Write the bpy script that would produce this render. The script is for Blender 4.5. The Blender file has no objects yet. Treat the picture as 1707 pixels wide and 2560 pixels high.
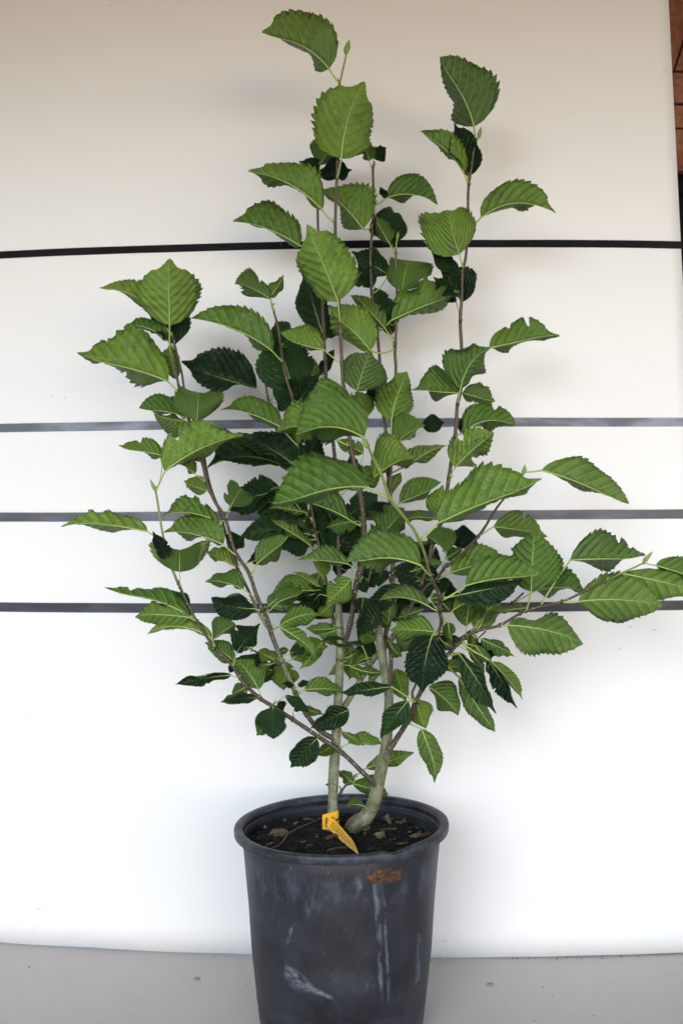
import bpy, bmesh, math, random
from mathutils import Vector, noise as mnoise

random.seed(7)
scene = bpy.context.scene
C = scene.collection
R = math.radians

# ------------------------------------------------------------------ camera
CAM_Y, CAM_Z, FPX = -1.389, 0.6735, 2630.0
cam_d = bpy.data.cameras.new('camera')
cam = bpy.data.objects.new('camera', cam_d)
C.objects.link(cam)
cam.location = (0, CAM_Y, CAM_Z)
cam.rotation_euler = (R(90), 0, 0)
cam_d.sensor_fit = 'VERTICAL'
cam_d.sensor_height = 36.0
cam_d.lens = FPX / 2560 * 36.0
cam_d.clip_start, cam_d.clip_end = 0.02, 200
cam_d.dof.use_dof = True
cam_d.dof.focus_distance = 1.41
cam_d.dof.aperture_fstop = 5.0
scene.camera = cam

# ------------------------------------------------------------------ world, sun, exposure
SUN_EL, SUN_AZ = 18.0, -22.0          # front, a little to the left
w = bpy.data.worlds.new('World'); scene.world = w; w.use_nodes = True
nt = w.node_tree
bg = nt.nodes['Background']
sky = nt.nodes.new('ShaderNodeTexSky')
sky.sky_type = 'NISHITA'; sky.sun_disc = False
sky.sun_elevation = R(SUN_EL); sky.sun_rotation = R(180 + SUN_AZ)
sky.air_density = 1.0; sky.dust_density = 0.6; sky.ozone_density = 3.5
nt.links.new(sky.outputs[0], bg.inputs['Color'])
bg.inputs['Strength'].default_value = 0.15
sd = bpy.data.lights.new('sun', 'SUN'); sun = bpy.data.objects.new('sun', sd); C.objects.link(sun)
sd.energy = 0.85; sd.angle = R(28); sd.color = (1.0, 0.99, 0.975)
# light travels from (front-left, up) towards the panel
az = R(SUN_AZ)
src = Vector((math.sin(az) * math.cos(R(SUN_EL)), -math.cos(az) * math.cos(R(SUN_EL)), math.sin(R(SUN_EL))))
sun.rotation_euler = src.to_track_quat('Z', 'Y').to_euler()
vs = scene.view_settings
vs.view_transform = 'Standard'; vs.look = 'None'; vs.gamma = 1.0; vs.use_curve_mapping = False
vs.exposure = 0.97
scene.render.engine = 'CYCLES'
scene.cycles.max_bounces = 10
scene.cycles.diffuse_bounces = 5
scene.cycles.transmission_bounces = 6

# ------------------------------------------------------------------ helpers
def P(px, py, y):
    """point of the place seen at photo pixel (px, py) at depth y (metres behind the pot centre)"""
    D = y - CAM_Y
    return Vector(((px - 853.5) / FPX * D, y, CAM_Z - (py - 1280.0) / FPX * D))

ZONES = {  # survey windows: x0, y0, scale
 'Z': (0, 0, 0.91857), 'A': (550, 0, 3.4844), 'B': (950, 100, 3.136), 'C': (150, 600, 3.136),
 'D': (550, 550, 3.4844), 'E': (900, 600, 3.136), 'F': (150, 1100, 3.136), 'G': (550, 1000, 3.4844),
 'H': (950, 1050, 3.92), 'I': (1250, 1100, 3.431), 'J': (400, 1500, 3.136), 'K': (850, 1500, 3.136),
 'L': (560, 1900, 2.6133), 'M': (740, 1400, 6.0308), 'N': (640, 1300, 6.0308), 'O': (960, 1380, 6.0308),
 'Q': (1080, 1480, 6.0308), 'T': (780, 1990, 7.84)}
def zpx(z, x, y):
    x0, y0, s = ZONES[z]
    return x0 + x / s, y0 + y / s

def wall_y(x):
    return 0.197 + 0.12 * (x - 0.15) ** 2

def link(name, me, parent=None, mats=()):
    o = bpy.data.objects.new(name, me); C.objects.link(o)
    for m in mats: me.materials.append(m)
    if parent: o.parent = parent
    return o
def tag(o, label, cat, group=None):
    o['label'] = label; o['category'] = cat
    if group: o['group'] = group
    return o
def empty(name, loc=(0, 0, 0)):
    o = bpy.data.objects.new(name, None); C.objects.link(o); o.location = loc
    o.empty_display_size = 0.05
    return o
def smooth(me):
    me.polygons.foreach_set('use_smooth', [True] * len(me.polygons)); me.update()
def mesh(name, v, f, sm=True):
    me = bpy.data.meshes.new(name); me.from_pydata([tuple(q) for q in v], [], f)
    if sm: smooth(me)
    return me
def local(v, o):
    return [Vector(q) - o for q in v]

# ---- node helpers
class NT:
    def __init__(s, name):
        s.m = bpy.data.materials.new(name); s.m.use_nodes = True
        s.t = s.m.node_tree; s.t.nodes.clear()
        s.out = s.t.nodes.new('ShaderNodeOutputMaterial')
    def n(s, typ, **kw):
        nd = s.t.nodes.new(typ)
        for k, v in kw.items(): setattr(nd, k, v)
        return nd
    def put(s, sock, v):
        if isinstance(v, bpy.types.NodeSocket): s.t.links.new(v, sock)
        elif isinstance(v, (tuple, list)) and len(v) == 3 and sock.type == 'RGBA': sock.default_value = (*v, 1)
        else: sock.default_value = v
    def math(s, op, a, b=0.0, c=None, clamp=False):
        nd = s.n('ShaderNodeMath', operation=op, use_clamp=clamp)
        s.put(nd.inputs[0], a); s.put(nd.inputs[1], b)
        if c is not None: s.put(nd.inputs[2], c)
        return nd.outputs[0]
    def mix(s, f, a, b, blend='MIX'):
        nd = s.n('ShaderNodeMix', data_type='RGBA', blend_type=blend)
        s.put(nd.inputs[0], f); s.put(nd.inputs[6], a); s.put(nd.inputs[7], b)
        return nd.outputs[2]
    def noise(s, vec, scale, detail=3, rough=0.5, out=0):
        nd = s.n('ShaderNodeTexNoise'); 
        if vec is not None: s.put(nd.inputs['Vector'], vec)
        nd.inputs['Scale'].default_value = scale; nd.inputs['Detail'].default_value = detail
        nd.inputs['Roughness'].default_value = rough
        return nd.outputs[out]
    def ramp(s, x, lo, hi, a=0.0, b=1.0):
        nd = s.n('ShaderNodeMapRange', interpolation_type='SMOOTHSTEP')
        s.put(nd.inputs[0], x); s.put(nd.inputs[1], lo); s.put(nd.inputs[2], hi)
        s.put(nd.inputs[3], a); s.put(nd.inputs[4], b)
        return nd.outputs[0]
    def sep(s, v):
        nd = s.n('ShaderNodeSeparateXYZ'); s.put(nd.inputs[0], v); return nd.outputs
    def comb(s, x, y, z):
        nd = s.n('ShaderNodeCombineXYZ'); s.put(nd.inputs[0], x); s.put(nd.inputs[1], y); s.put(nd.inputs[2], z); return nd.outputs[0]
    def scalev(s, v, k):
        nd = s.n('ShaderNodeVectorMath', operation='MULTIPLY'); s.put(nd.inputs[0], v); nd.inputs[1].default_value = k; return nd.outputs[0]
    def pos(s): return s.n('ShaderNodeNewGeometry').outputs['Position']
    def obj(s): return s.n('ShaderNodeTexCoord').outputs['Object']
    def bump(s, h, strength, dist=0.001):
        nd = s.n('ShaderNodeBump'); nd.inputs['Strength'].default_value = strength
        nd.inputs['Distance'].default_value = dist; s.put(nd.inputs['Height'], h); return nd.outputs[0]
    def bsdf(s, col, rough=0.5, spec=0.5, normal=None, coat=0.0):
        b = s.n('ShaderNodeBsdfPrincipled')
        s.put(b.inputs['Base Color'], col); s.put(b.inputs['Roughness'], rough)
        b.inputs['Specular IOR Level'].default_value = spec
        if coat: b.inputs['Coat Weight'].default_value = coat
        if normal is not None: s.put(b.inputs['Normal'], normal)
        return b.outputs[0]
    def done(s, sh):
        s.t.links.new(sh, s.out.inputs['Surface']); return s.m

# ------------------------------------------------------------------ materials
def mat_panel():
    t = NT('panel_plastic'); p = t.pos()
    n1 = t.noise(p, 3.0, 2)
    col = t.mix(n1, (0.80, 0.795, 0.785), (0.84, 0.835, 0.83))
    sp = t.noise(t.scalev(p, (1.0, 1.0, 2.2)), 60, 2)
    sp2 = t.noise(p, 4.0, 2)
    smudge = t.math('MULTIPLY', t.ramp(sp, 0.71, 0.78), t.ramp(sp2, 0.46, 0.62))
    col = t.mix(t.math('MULTIPLY', smudge, 0.45), col, (0.33, 0.30, 0.28))
    z = t.sep(p)[2]
    dirt = t.math('MULTIPLY', t.ramp(z, 0.07, 0.0), t.ramp(t.noise(p, 45, 5, 0.65), 0.5, 0.72))
    col = t.mix(t.math('MULTIPLY', dirt, 0.10), col, (0.38, 0.34, 0.29))
    wv = t.noise(t.scalev(p, (1, 1, 6)), 300, 2)
    return t.done(t.bsdf(col, t.math('MULTIPLY_ADD', n1, 0.15, 0.38), 0.4, t.bump(wv, 0.05, 0.0005)))
def mat_edge():
    t = NT('panel_edge'); return t.done(t.bsdf((0.66, 0.60, 0.48), 0.6))
def mat_strap(name, c0, c1, r0, spec):
    t = NT(name); p = t.pos(); x, y, z = t.sep(p)
    rib = t.math('SINE', t.math('MULTIPLY', x, 2 * math.pi / 0.0021))
    ribz = t.math('SINE', t.math('MULTIPLY', z, 2 * math.pi / 0.0016))
    h = t.math('MULTIPLY_ADD', ribz, 0.25, rib)
    n = t.noise(t.scalev(p, (1, 1, 3)), 9, 4)
    sheen_tone = t.ramp(n, 0.42, 0.66)
    col = t.mix(sheen_tone, c0, c1)
    edge = t.ramp(rib, 0.3, -0.9)
    col = t.mix(t.math('MULTIPLY', edge, 0.45), col, c0)
    lint = t.ramp(t.noise(p, 190, 2), 0.74, 0.80)
    col = t.mix(t.math('MULTIPLY', lint, 0.5), col, (0.4, 0.4, 0.42))
    return t.done(t.bsdf(col, t.math('MULTIPLY_ADD', n, 0.2, r0), spec, t.bump(h, 0.12, 0.0003)))
def mat_floor():
    t = NT('painted_floor'); p = t.pos()
    n = t.noise(p, 5, 4); n2 = t.noise(t.scalev(p, (1, 3, 1)), 30, 5, 0.6)
    col = t.mix(n, (0.50, 0.465, 0.435), (0.54, 0.505, 0.475))
    col = t.mix(t.math('MULTIPLY', t.ramp(n2, 0.5, 0.75), 0.10), col, (0.26, 0.24, 0.22))
    sp = t.ramp(t.noise(p, 220, 1), 0.76, 0.80)
    col = t.mix(t.math('MULTIPLY', sp, 0.5), col, (0.12, 0.11, 0.10))
    sc = t.ramp(t.noise(t.scalev(p, (1, 6, 1)), 70, 2), 0.77, 0.80)
    col = t.mix(t.math('MULTIPLY', sc, 0.3), col, (0.6, 0.58, 0.56))
    return t.done(t.bsdf(col, t.math('MULTIPLY_ADD', n2, 0.12, 0.4), 0.4, t.bump(n2, 0.05, 0.001)))
def mat_board():
    t = NT('reddish_board'); p = t.obj()
    a = t.noise(t.scalev(p, (3, 1, 1)), 14, 5, 0.65); b = t.noise(t.scalev(p, (1, 1, 2.5)), 46, 4, 0.7)
    col = t.mix(t.ramp(a, 0.35, 0.65), (0.17, 0.055, 0.028), (0.33, 0.15, 0.085))
    col = t.mix(t.ramp(b, 0.52, 0.66), col, (0.10, 0.035, 0.018))
    rnd = t.n('ShaderNodeObjectInfo').outputs['Random']
    col = t.mix(t.math('MULTIPLY', rnd, 0.3), col, (0.36, 0.19, 0.12))
    return t.done(t.bsdf(col, 0.75, 0.3, t.bump(b, 0.4, 0.002)))
def mat_roof():
    t = NT('roof_wood'); p = t.pos()
    g = t.noise(t.scalev(p, (1, 12, 1)), 4, 4)
    return t.done(t.bsdf(t.mix(g, (0.52, 0.24, 0.075), (0.64, 0.32, 0.12)), 0.7))
def mat_dark():
    t = NT('gap_shade'); return t.done(t.bsdf((0.006, 0.006, 0.007), 0.9, 0.2))

def mat_pot():
    t = NT('pot_plastic'); p = t.obj(); x, y, z = t.sep(p)
    front = t.ramp(y, 0.01, -0.02)
    a = t.noise(p, 16, 6, 0.62); b = t.noise(t.scalev(p, (1, 1, 0.45)), 60, 5, 0.65); f = t.noise(p, 420, 2)
    col = t.mix(t.ramp(a, 0.35, 0.72), (0.010, 0.0108, 0.014), (0.025, 0.028, 0.037))
    dust = t.math('MULTIPLY', t.ramp(b, 0.52, 0.78), t.ramp(a, 0.42, 0.7))
    col = t.mix(t.math('MULTIPLY', dust, 0.75), col, (0.080, 0.088, 0.108))
    fine = t.math('MULTIPLY', t.ramp(f, 0.62, 0.72), 0.25)
    col = t.mix(fine, col, (0.12, 0.13, 0.16))
    brk0 = t.noise(p, 55, 6, 0.7)
    # dusty band under the lip and a worn skirt
    band = t.math('MULTIPLY', t.math('MULTIPLY', t.ramp(z, 0.18, 0.212), t.ramp(z, 0.243, 0.225)), t.ramp(b, 0.42, 0.62))
    col = t.mix(t.math('MULTIPLY', band, 0.4), col, (0.08, 0.093, 0.125))
    foot = t.math('MULTIPLY', t.ramp(z, 0.035, 0.0), t.ramp(b, 0.40, 0.62))
    col = t.mix(t.math('MULTIPLY', foot, 0.4), col, (0.26, 0.29, 0.36))
    lipm = t.math('MULTIPLY', t.ramp(z, 0.2525, 0.2545), t.ramp(brk0, 0.42, 0.7))  # lip wear plus bluish rim highlights painted into the colour
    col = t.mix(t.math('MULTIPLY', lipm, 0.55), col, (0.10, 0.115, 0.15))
    nz = t.math('SUBTRACT', t.noise(p, 90, 3), 0.5)
    brk = t.noise(t.scalev(p, (1, 1, 0.5)), 85, 5, 0.7)
    def streak(x0, x1, z0, z1, wid, amt, colr):
        # irregular run mark from (x0,z0) down to (x1,z1)
        nonlocal col
        k = (x1 - x0) / (z1 - z0)
        cx = t.math('MULTIPLY_ADD', t.math('SUBTRACT', z, z0), k, x0)
        cx = t.math('MULTIPLY_ADD', nz, 0.004, cx)
        d = t.math('ABSOLUTE', t.math('SUBTRACT', x, cx))
        m = t.math('MULTIPLY', t.ramp(d, wid * 1.3, 0.0), t.math('MULTIPLY', t.ramp(z, z0 + 0.004, z0 - 0.008), t.ramp(z, z1 - 0.01, z1 + 0.02)))
        m = t.math('MULTIPLY', m, t.math('MULTIPLY', front, t.ramp(brk, 0.40, 0.62)))
        col = t.mix(t.math('MULTIPLY', m, amt), col, colr)
    streak(0.040, 0.047, 0.228, 0.150, 0.0036, 0.55, (0.20, 0.235, 0.29))
    streak(0.051, 0.058, 0.215, 0.075, 0.0022, 0.5, (0.17, 0.20, 0.25))
    streak(0.046, 0.049, 0.14, 0.08, 0.003, 0.45, (0.24, 0.28, 0.36))
    streak(-0.036, -0.040, 0.225, 0.185, 0.006, 0.35, (0.20, 0.24, 0.33))
    streak(0.020, 0.030, 0.235, 0.200, 0.005, 0.4, (0.22, 0.26, 0.34))
    streak(0.098, 0.094, 0.15, 0.06, 0.004, 0.35, (0.2, 0.23, 0.3))
    streak(-0.060, -0.066, 0.168, 0.148, 0.003, 0.6, (0.3, 0.33, 0.38))
    # pale scrape
    zz = t.math('MULTIPLY_ADD', t.math('ADD', x, 0.066), -0.42, 0.108)
    d = t.math('ABSOLUTE', t.math('SUBTRACT', z, zz))
    wd = t.math('MULTIPLY_ADD', t.ramp(x, -0.02, -0.064), 0.011, 0.0035)
    m = t.math('MULTIPLY', t.ramp(t.math('DIVIDE', d, wd), 1.3, 0.1), t.math('MULTIPLY', t.ramp(x, -0.073, -0.064), t.ramp(x, -0.006, -0.02)))
    m = t.math('MULTIPLY', m, t.ramp(t.noise(t.scalev(p, (1, 1, 2.2)), 75, 6, 0.7), 0.36, 0.66))
    col = t.mix(t.math('MULTIPLY', t.math('MULTIPLY', m, front), 0.48), col, (0.30, 0.33, 0.40))
    # torn remnant of an orange sticker
    ex = t.math('DIVIDE', t.math('SUBTRACT', x, 0.053), 0.029); ez = t.math('DIVIDE', t.math('SUBTRACT', z, 0.2325), 0.0085)
    e = t.math('ADD', t.math('MULTIPLY', ex, ex), t.math('MULTIPLY', ez, ez))
    e = t.math('MULTIPLY_ADD', nz, 3.2, e)
    rem = t.math('MULTIPLY', t.math('MULTIPLY', t.ramp(e, 1.15, 0.5), front), t.ramp(brk, 0.3, 0.45))
    fib = t.noise(t.scalev(p, (0.5, 1, 1.0)), 240, 6, 0.75)
    col = t.mix(rem, col, t.mix(t.ramp(fib, 0.40, 0.70), (0.022, 0.013, 0.009), (0.17, 0.065, 0.022)))
    h = t.math('MULTIPLY_ADD', f, 0.3, b)
    return t.done(t.bsdf(col, t.math('MULTIPLY_ADD', a, 0.3, 0.36), 0.5, t.bump(h, 0.18, 0.0012)))
def mat_soil():
    t = NT('potting_soil'); p = t.obj(); n = t.noise(p, 160, 5, 0.7)
    return t.done(t.bsdf(t.mix(t.ramp(n, 0.4, 0.75), (0.0025, 0.0021, 0.0018), (0.010, 0.0078, 0.006)), 0.8, 0.4, t.bump(n, 0.9, 0.003)))
def mat_chip():
    t = NT('wood_chip'); p = t.obj(); g = t.noise(t.scalev(p, (0.25, 2, 1)), 420, 4)
    rnd = t.n('ShaderNodeObjectInfo').outputs['Random']
    c = t.mix(rnd, (0.05, 0.034, 0.018), (0.21, 0.175, 0.105))
    return t.done(t.bsdf(t.mix(t.ramp(g, 0.4, 0.68), c, (0.05, 0.036, 0.022)), 0.75, 0.3, t.bump(g, 0.5, 0.001)))
def mat_tag():
    t = NT('yellow_tag'); uv = t.n('ShaderNodeUVMap').outputs[0]; u, v, _ = t.sep(uv)
    pr = t.noise(t.comb(t.math('MULTIPLY', u, 70), t.math('MULTIPLY', v, 9), 0.0), 1.0, 3, 0.7)
    line = t.math('ABSOLUTE', t.math('SINE', t.math('MULTIPLY', v, 4 * math.pi)))
    ink = t.math('MULTIPLY', t.ramp(pr, 0.44, 0.54), t.ramp(line, 0.35, 0.65))
    ink = t.math('MULTIPLY', ink, t.math('MULTIPLY', t.ramp(u, 0.05, 0.12), t.ramp(u, 0.92, 0.8)))
    ink = t.math('MULTIPLY', ink, t.math('MULTIPLY', t.ramp(v, 0.12, 0.2), t.ramp(v, 0.9, 0.8)))
    col = t.mix(t.math('MULTIPLY', ink, 0.9), (0.80, 0.43, 0.025), (0.10, 0.055, 0.01))
    return t.done(t.bsdf(col, 0.45, 0.4))
def mat_tag_plain():
    t = NT('yellow_tag_plain'); n = t.noise(t.pos(), 60, 3)
    return t.done(t.bsdf(t.mix(n, (0.74, 0.38, 0.02), (0.84, 0.47, 0.03)), 0.45, 0.4))
def mat_ink():
    t = NT('dark_ink'); return t.done(t.bsdf((0.02, 0.014, 0.008), 0.7))
def mat_screw():
    t = NT('screw_metal'); n = t.noise(t.pos(), 500, 3)
    return t.done(t.bsdf(t.mix(n, (0.40, 0.37, 0.33), (0.16, 0.12, 0.10)), 0.5))

def mat_bark():
    t = NT('bark'); p = t.pos()
    tone = t.n('ShaderNodeAttribute', attribute_name='tone').outputs['Fac']
    n = t.noise(p, 70, 4, 0.6); st = t.noise(t.scalev(p, (1, 1, 0.18)), 320, 3)
    green = t.mix(n, (0.16, 0.23, 0.035), (0.22, 0.28, 0.06))
    red = t.mix(n, (0.034, 0.022, 0.013), (0.108, 0.076, 0.044))
    old = t.mix(t.ramp(n, 0.35, 0.65), (0.11, 0.12, 0.048), (0.225, 0.225, 0.14))
    col = t.mix(t.ramp(tone, 0.06, 0.30), green, red)
    col = t.mix(t.ramp(tone, 0.55, 0.95), col, old)
    col = t.mix(t.math('MULTIPLY', t.ramp(st, 0.5, 0.8), 0.3), col, (0.07, 0.055, 0.04))
    vo = t.n('ShaderNodeTexVoronoi'); t.put(vo.inputs['Vector'], p); vo.inputs['Scale'].default_value = 260
    lent = t.math('MULTIPLY', t.ramp(vo.outputs['Distance'], 0.26, 0.16), t.ramp(t.noise(p, 130, 1), 0.48, 0.56))
    col = t.mix(t.math('MULTIPLY', lent, 0.8), col, (0.55, 0.53, 0.44))
    h = t.math('MULTIPLY_ADD', lent, 0.8, st)
    return t.done(t.bsdf(col, 0.5, 0.45, t.bump(h, 0.3, 0.0008)))
def mat_bud():
    t = NT('bud_green'); n = t.noise(t.pos(), 200, 3)
    return t.done(t.bsdf(t.mix(n, (0.13, 0.22, 0.03), (0.25, 0.34, 0.07)), 0.4))
def mat_petiole():
    t = NT('petiole'); n = t.noise(t.pos(), 90, 2)
    return t.done(t.bsdf(t.mix(n, (0.30, 0.40, 0.09), (0.40, 0.48, 0.15)), 0.42))

def mat_leaf(name, top, spots=False):
    t = NT(name)
    uv = t.n('ShaderNodeUVMap').outputs[0]; u, q0, _ = t.sep(uv)
    q = t.math('SUBTRACT', q0, 0.5); aq = t.math('ABSOLUTE', q); sg = t.math('SIGN', q)
    rnd = t.n('ShaderNodeObjectInfo').outputs['Random']
    p = t.pos()
    N = 7.5
    bend = t.math('MULTIPLY_ADD', t.math('MULTIPLY', aq, aq), 0.7, t.math('MULTIPLY', aq, 0.62))
    c = t.math('MULTIPLY', t.math('SUBTRACT', u, bend), N)
    c = t.math('ADD', c, t.math('MULTIPLY', sg, 0.2))
    d = t.math('ABSOLUTE', t.math('SUBTRACT', c, t.math('ROUND', c)))
    d = t.math('DIVIDE', d, N)
    wv = t.math('MULTIPLY_ADD', aq, -0.006, 0.0064 if not top else 0.004)
    lat = t.ramp(t.math('DIVIDE', d, wv), 1.5, 0.5)
    mw = t.math('MULTIPLY_ADD', u, -0.008, 0.0115)
    mid = t.ramp(t.math('DIVIDE', aq, mw), 1.3, 0.6)
    vein = t.math('MAXIMUM', t.math('MULTIPLY', lat, 0.82), mid)
    # fine cross veins between the laterals
    along = t.math('ADD', u, t.math('MULTIPLY', aq, 1.1))
    cr = t.n('ShaderNodeTexVoronoi', feature='DISTANCE_TO_EDGE')
    t.put(cr.inputs['Vector'], t.comb(t.math('MULTIPLY', c, 0.9), t.math('MULTIPLY', along, 30), sg))
    cr.inputs['Scale'].default_value = 1.3
    net = t.ramp(cr.outputs['Distance'], 0.09, 0.0)
    pleat = t.math('COSINE', t.math('MULTIPLY', c, 2 * math.pi))
    blot = t.noise(p, 38, 3); blot2 = t.noise(p, 130, 3)
    if top:
        base = t.mix(rnd, (0.004, 0.015, 0.007), (0.026, 0.066, 0.017))
        base = t.mix(t.math('MULTIPLY', t.ramp(blot, 0.45, 0.7), 0.5), base, (0.020, 0.055, 0.024))
        col = t.mix(t.math('MULTIPLY', net, 0.12), base, (0.05, 0.10, 0.04))
        col = t.mix(t.math('MULTIPLY', vein, 0.42), col, (0.15, 0.22, 0.08))
        col = t.mix(t.math('MULTIPLY', t.ramp(blot2, 0.66, 0.72), 0.12), col, (0.3, 0.33, 0.3))
        hgt = t.math('MULTIPLY_ADD', vein, -1.0, t.math('MULTIPLY', net, -0.3))
        hgt = t.math('MULTIPLY_ADD', pleat, -0.5, hgt)
        nrm = t.bump(hgt, 0.9, 0.0016)
        sh = t.bsdf(col, t.math('MULTIPLY_ADD', blot, 0.25, 0.26), 0.3, nrm)
        tr = t.n('ShaderNodeBsdfTranslucent'); t.put(tr.inputs['Color'], (0.30, 0.48, 0.04))
        k = 0.10
    else:
        base = t.mix(rnd, (0.062, 0.158, 0.012), (0.225, 0.370, 0.038))
        base = t.mix(t.math('MULTIPLY', t.ramp(blot, 0.4, 0.7), 0.55), base, (0.11, 0.20, 0.05))
        base = t.mix(t.math('MULTIPLY', t.ramp(blot2, 0.5, 0.75), 0.25), base, (0.06, 0.13, 0.018))
        r2 = t.math('FRACT', t.math('MULTIPLY', rnd, 7.31))
        base = t.mix(t.math('MULTIPLY', t.ramp(r2, 0.45, 1.0), 0.6), base, (0.085, 0.150, 0.040))
        sore = t.math('MULTIPLY', t.ramp(t.noise(p, 75, 3, 0.6), 0.69, 0.76), 0.7)
        base = t.mix(sore, base, (0.10, 0.065, 0.018))
        col = t.mix(t.math('MULTIPLY', net, 0.20), base, (0.24, 0.33, 0.10))
        col = t.mix(t.math('MULTIPLY', vein, 0.85), col, (0.42, 0.56, 0.18))
        if spots:
            sp = t.n('ShaderNodeTexVoronoi'); t.put(sp.inputs['Vector'], p); sp.inputs['Scale'].default_value = 300
            m = t.math('MULTIPLY', t.ramp(sp.outputs['Distance'], 0.36, 0.26), t.ramp(t.noise(p, 42, 2), 0.50, 0.58))
            col = t.mix(t.math('MULTIPLY', m, 0.92), col, (0.012, 0.010, 0.006))
        hgt = t.math('MULTIPLY_ADD', pleat, 0.30, t.math('MULTIPLY_ADD', net, 0.3, vein))
        nrm = t.bump(hgt, 1.0, 0.0017)
        sh = t.bsdf(col, t.math('MULTIPLY_ADD', blot, 0.25, 0.33), 0.42, nrm)
        tr = t.n('ShaderNodeBsdfTranslucent'); t.put(tr.inputs['Color'], (0.34, 0.50, 0.05))
        k = 0.2
    mx = t.n('ShaderNodeMixShader'); mx.inputs[0].default_value = k
    t.t.links.new(sh, mx.inputs[1]); t.t.links.new(tr.outputs[0], mx.inputs[2])
    return t.done(mx.outputs[0])

M = dict(panel=mat_panel(), edge=mat_edge(), strap1=mat_strap('webbing_black', (0.004, 0.004, 0.005), (0.012, 0.012, 0.015), 0.55, 0.15), strap2=mat_strap('webbing_sky_sheen', (0.07, 0.08, 0.115), (0.27, 0.30, 0.39), 0.3, 0.5), strap3=mat_strap('webbing_soft_sheen', (0.05, 0.054, 0.075), (0.16, 0.17, 0.215), 0.3, 0.5), strap4=mat_strap('webbing_faint_sheen', (0.026, 0.028, 0.038), (0.066, 0.07, 0.09), 0.35, 0.4), floor=mat_floor(), board=mat_board(), roof=mat_roof(),  # lower three straps: blue-grey sky reflection painted in as base colour
         dark=mat_dark(), pot=mat_pot(), soil=mat_soil(), chip=mat_chip(), tag=mat_tag(), tagp=mat_tag_plain(), ink=mat_ink(),
         screw=mat_screw(), bark=mat_bark(), bud=mat_bud(), pet=mat_petiole(),
         ltop=mat_leaf('leaf_upper_side', True), lund=mat_leaf('leaf_underside', False), lspot=mat_leaf('leaf_underside_specked', False, True))

# ------------------------------------------------------------------ setting: floor, roof, panel, boards
def box(cx, cy, cz, sx, sy, sz, bev=0.0):
    bm = bmesh.new(); bmesh.ops.create_cube(bm, size=1)
    for v in bm.verts: v.co = (cx + v.co.x * sx, cy + v.co.y * sy, cz + v.co.z * sz)
    if bev: bmesh.ops.bevel(bm, geom=list(bm.edges), offset=bev, segments=2, affect='EDGES', profile=0.6)
    me = bpy.data.meshes.new('box'); bm.to_mesh(me); bm.free(); return me
fl = link('floor', mesh('floor', [(-8, -14, 0), (8, -14, 0), (8, 1.6, 0), (-8, 1.6, 0)], [(0, 1, 2, 3)], False), None, [M['floor']])
fl['kind'] = 'structure'
ROOF_Z, ROOF_Y = 1.64, -1.55
rf = link('porch_roof', box(0, (ROOF_Y + 1.6) / 2, ROOF_Z + 0.03, 7.0, 1.6 - ROOF_Y, 0.06), None, [M['roof']])
rf['kind'] = 'structure'

def build_panel():
    nx, nz = 64, 40
    v, f = [], []
    top, th = 1.66, 0.003
    for s in (0, 1):
        for j in range(nz + 1):
            z = 0.0015 + (top - 0.0015) * j / nz
            x1 = 0.497 + (1.45 - z) * 0.052; x0 = -0.78
            for i in range(nx + 1):
                x = x0 + (x1 - x0) * i / nx
                zz = z
                if j == 0: zz += 0.0012 * mnoise.noise((x * 9, 3, 0)) + 0.0006
                v.append((x, wall_y(x) + s * th, zz))
    W = nx + 1; A = W * (nz + 1)
    for j in range(nz):
        for i in range(nx):
            a = j * W + i
            f.append((a, a + 1, a + W + 1, a + W)); f.append((A + a, A + a + W, A + a + W + 1, A + a + 1))
    nface = len(f)
    for i in range(nx):
        f.append((i + 1, i, A + i, A + i + 1)); a = nz * W + i; f.append((a, a + 1, A + a + 1, A + a))
    for j in range(nz):
        a = j * W; f.append((a, a + W, A + a + W, A + a)); a = j * W + nx; f.append((a + W, a, A + a, A + a + W))
    me = mesh('panel', v, f)
    o = link('backdrop_panel', me, None, [M['panel'], M['edge']])
    for k, p in enumerate(me.polygons):
        if k >= nface: p.material_index = 1; p.use_smooth = False
    return o
tag(build_panel(), 'bowed sheet of smooth white plastic standing behind the potted sapling', 'panel')

def build_strap(zr, zl, wid, label, seed):
    n = 120; v, f = [], []
    rnd = random.Random(seed)
    x0, x1 = -0.78, 0.497 + (1.45 - zr) * 0.052 + 0.0015
    th = 0.0014
    for i in range(n + 1):
        x = x0 + (x1 - x0) * i / n
        k = (x + 0.53) / 1.05
        zc = zl + (zr - zl) * k + 0.0006 * mnoise.noise((x * 6, seed, 0))
        h = wid / 2 * (1 + 0.03 * mnoise.noise((x * 14, seed, 4)))
        y = wall_y(x) - 0.0004
        tw = 0.0003 * mnoise.noise((x * 8, seed, 9))
        v += [(x, y, zc - h), (x, y - th - tw, zc - h + 0.0003), (x, y - th, zc), (x, y - th + tw, zc + h - 0.0003), (x, y, zc + h)]
    for i in range(n):
        for k in range(4):
            a = i * 5 + k; f.append((a, a + 5, a + 6, a + 1))
    a = n * 5; f.append((a, a + 1, a + 2, a + 3, a + 4)); f.append((4, 3, 2, 1, 0))
    o = link('webbing_strap', mesh('strap', v, f, False), None, [M['strap%d' % seed]])
    return tag(o, label, 'strap', 'webbing straps across the panel')
build_strap(1.080, 1.0745, 0.0114, 'black webbing strap, uppermost of the four, crossing behind the shoot tips', 1)
build_strap(0.8105, 0.8045, 0.0134, 'black webbing strap with painted grey sky sheen, second of four, below the uppermost black one', 2)
build_strap(0.6705, 0.6655, 0.0143, 'black webbing strap with softer painted sky sheen, third of four, behind the middle of the foliage', 3)
build_strap(0.5316, 0.5252, 0.0148, 'black webbing strap with faint painted sky sheen, lowest of the four, behind the lower branches', 4)

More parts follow.
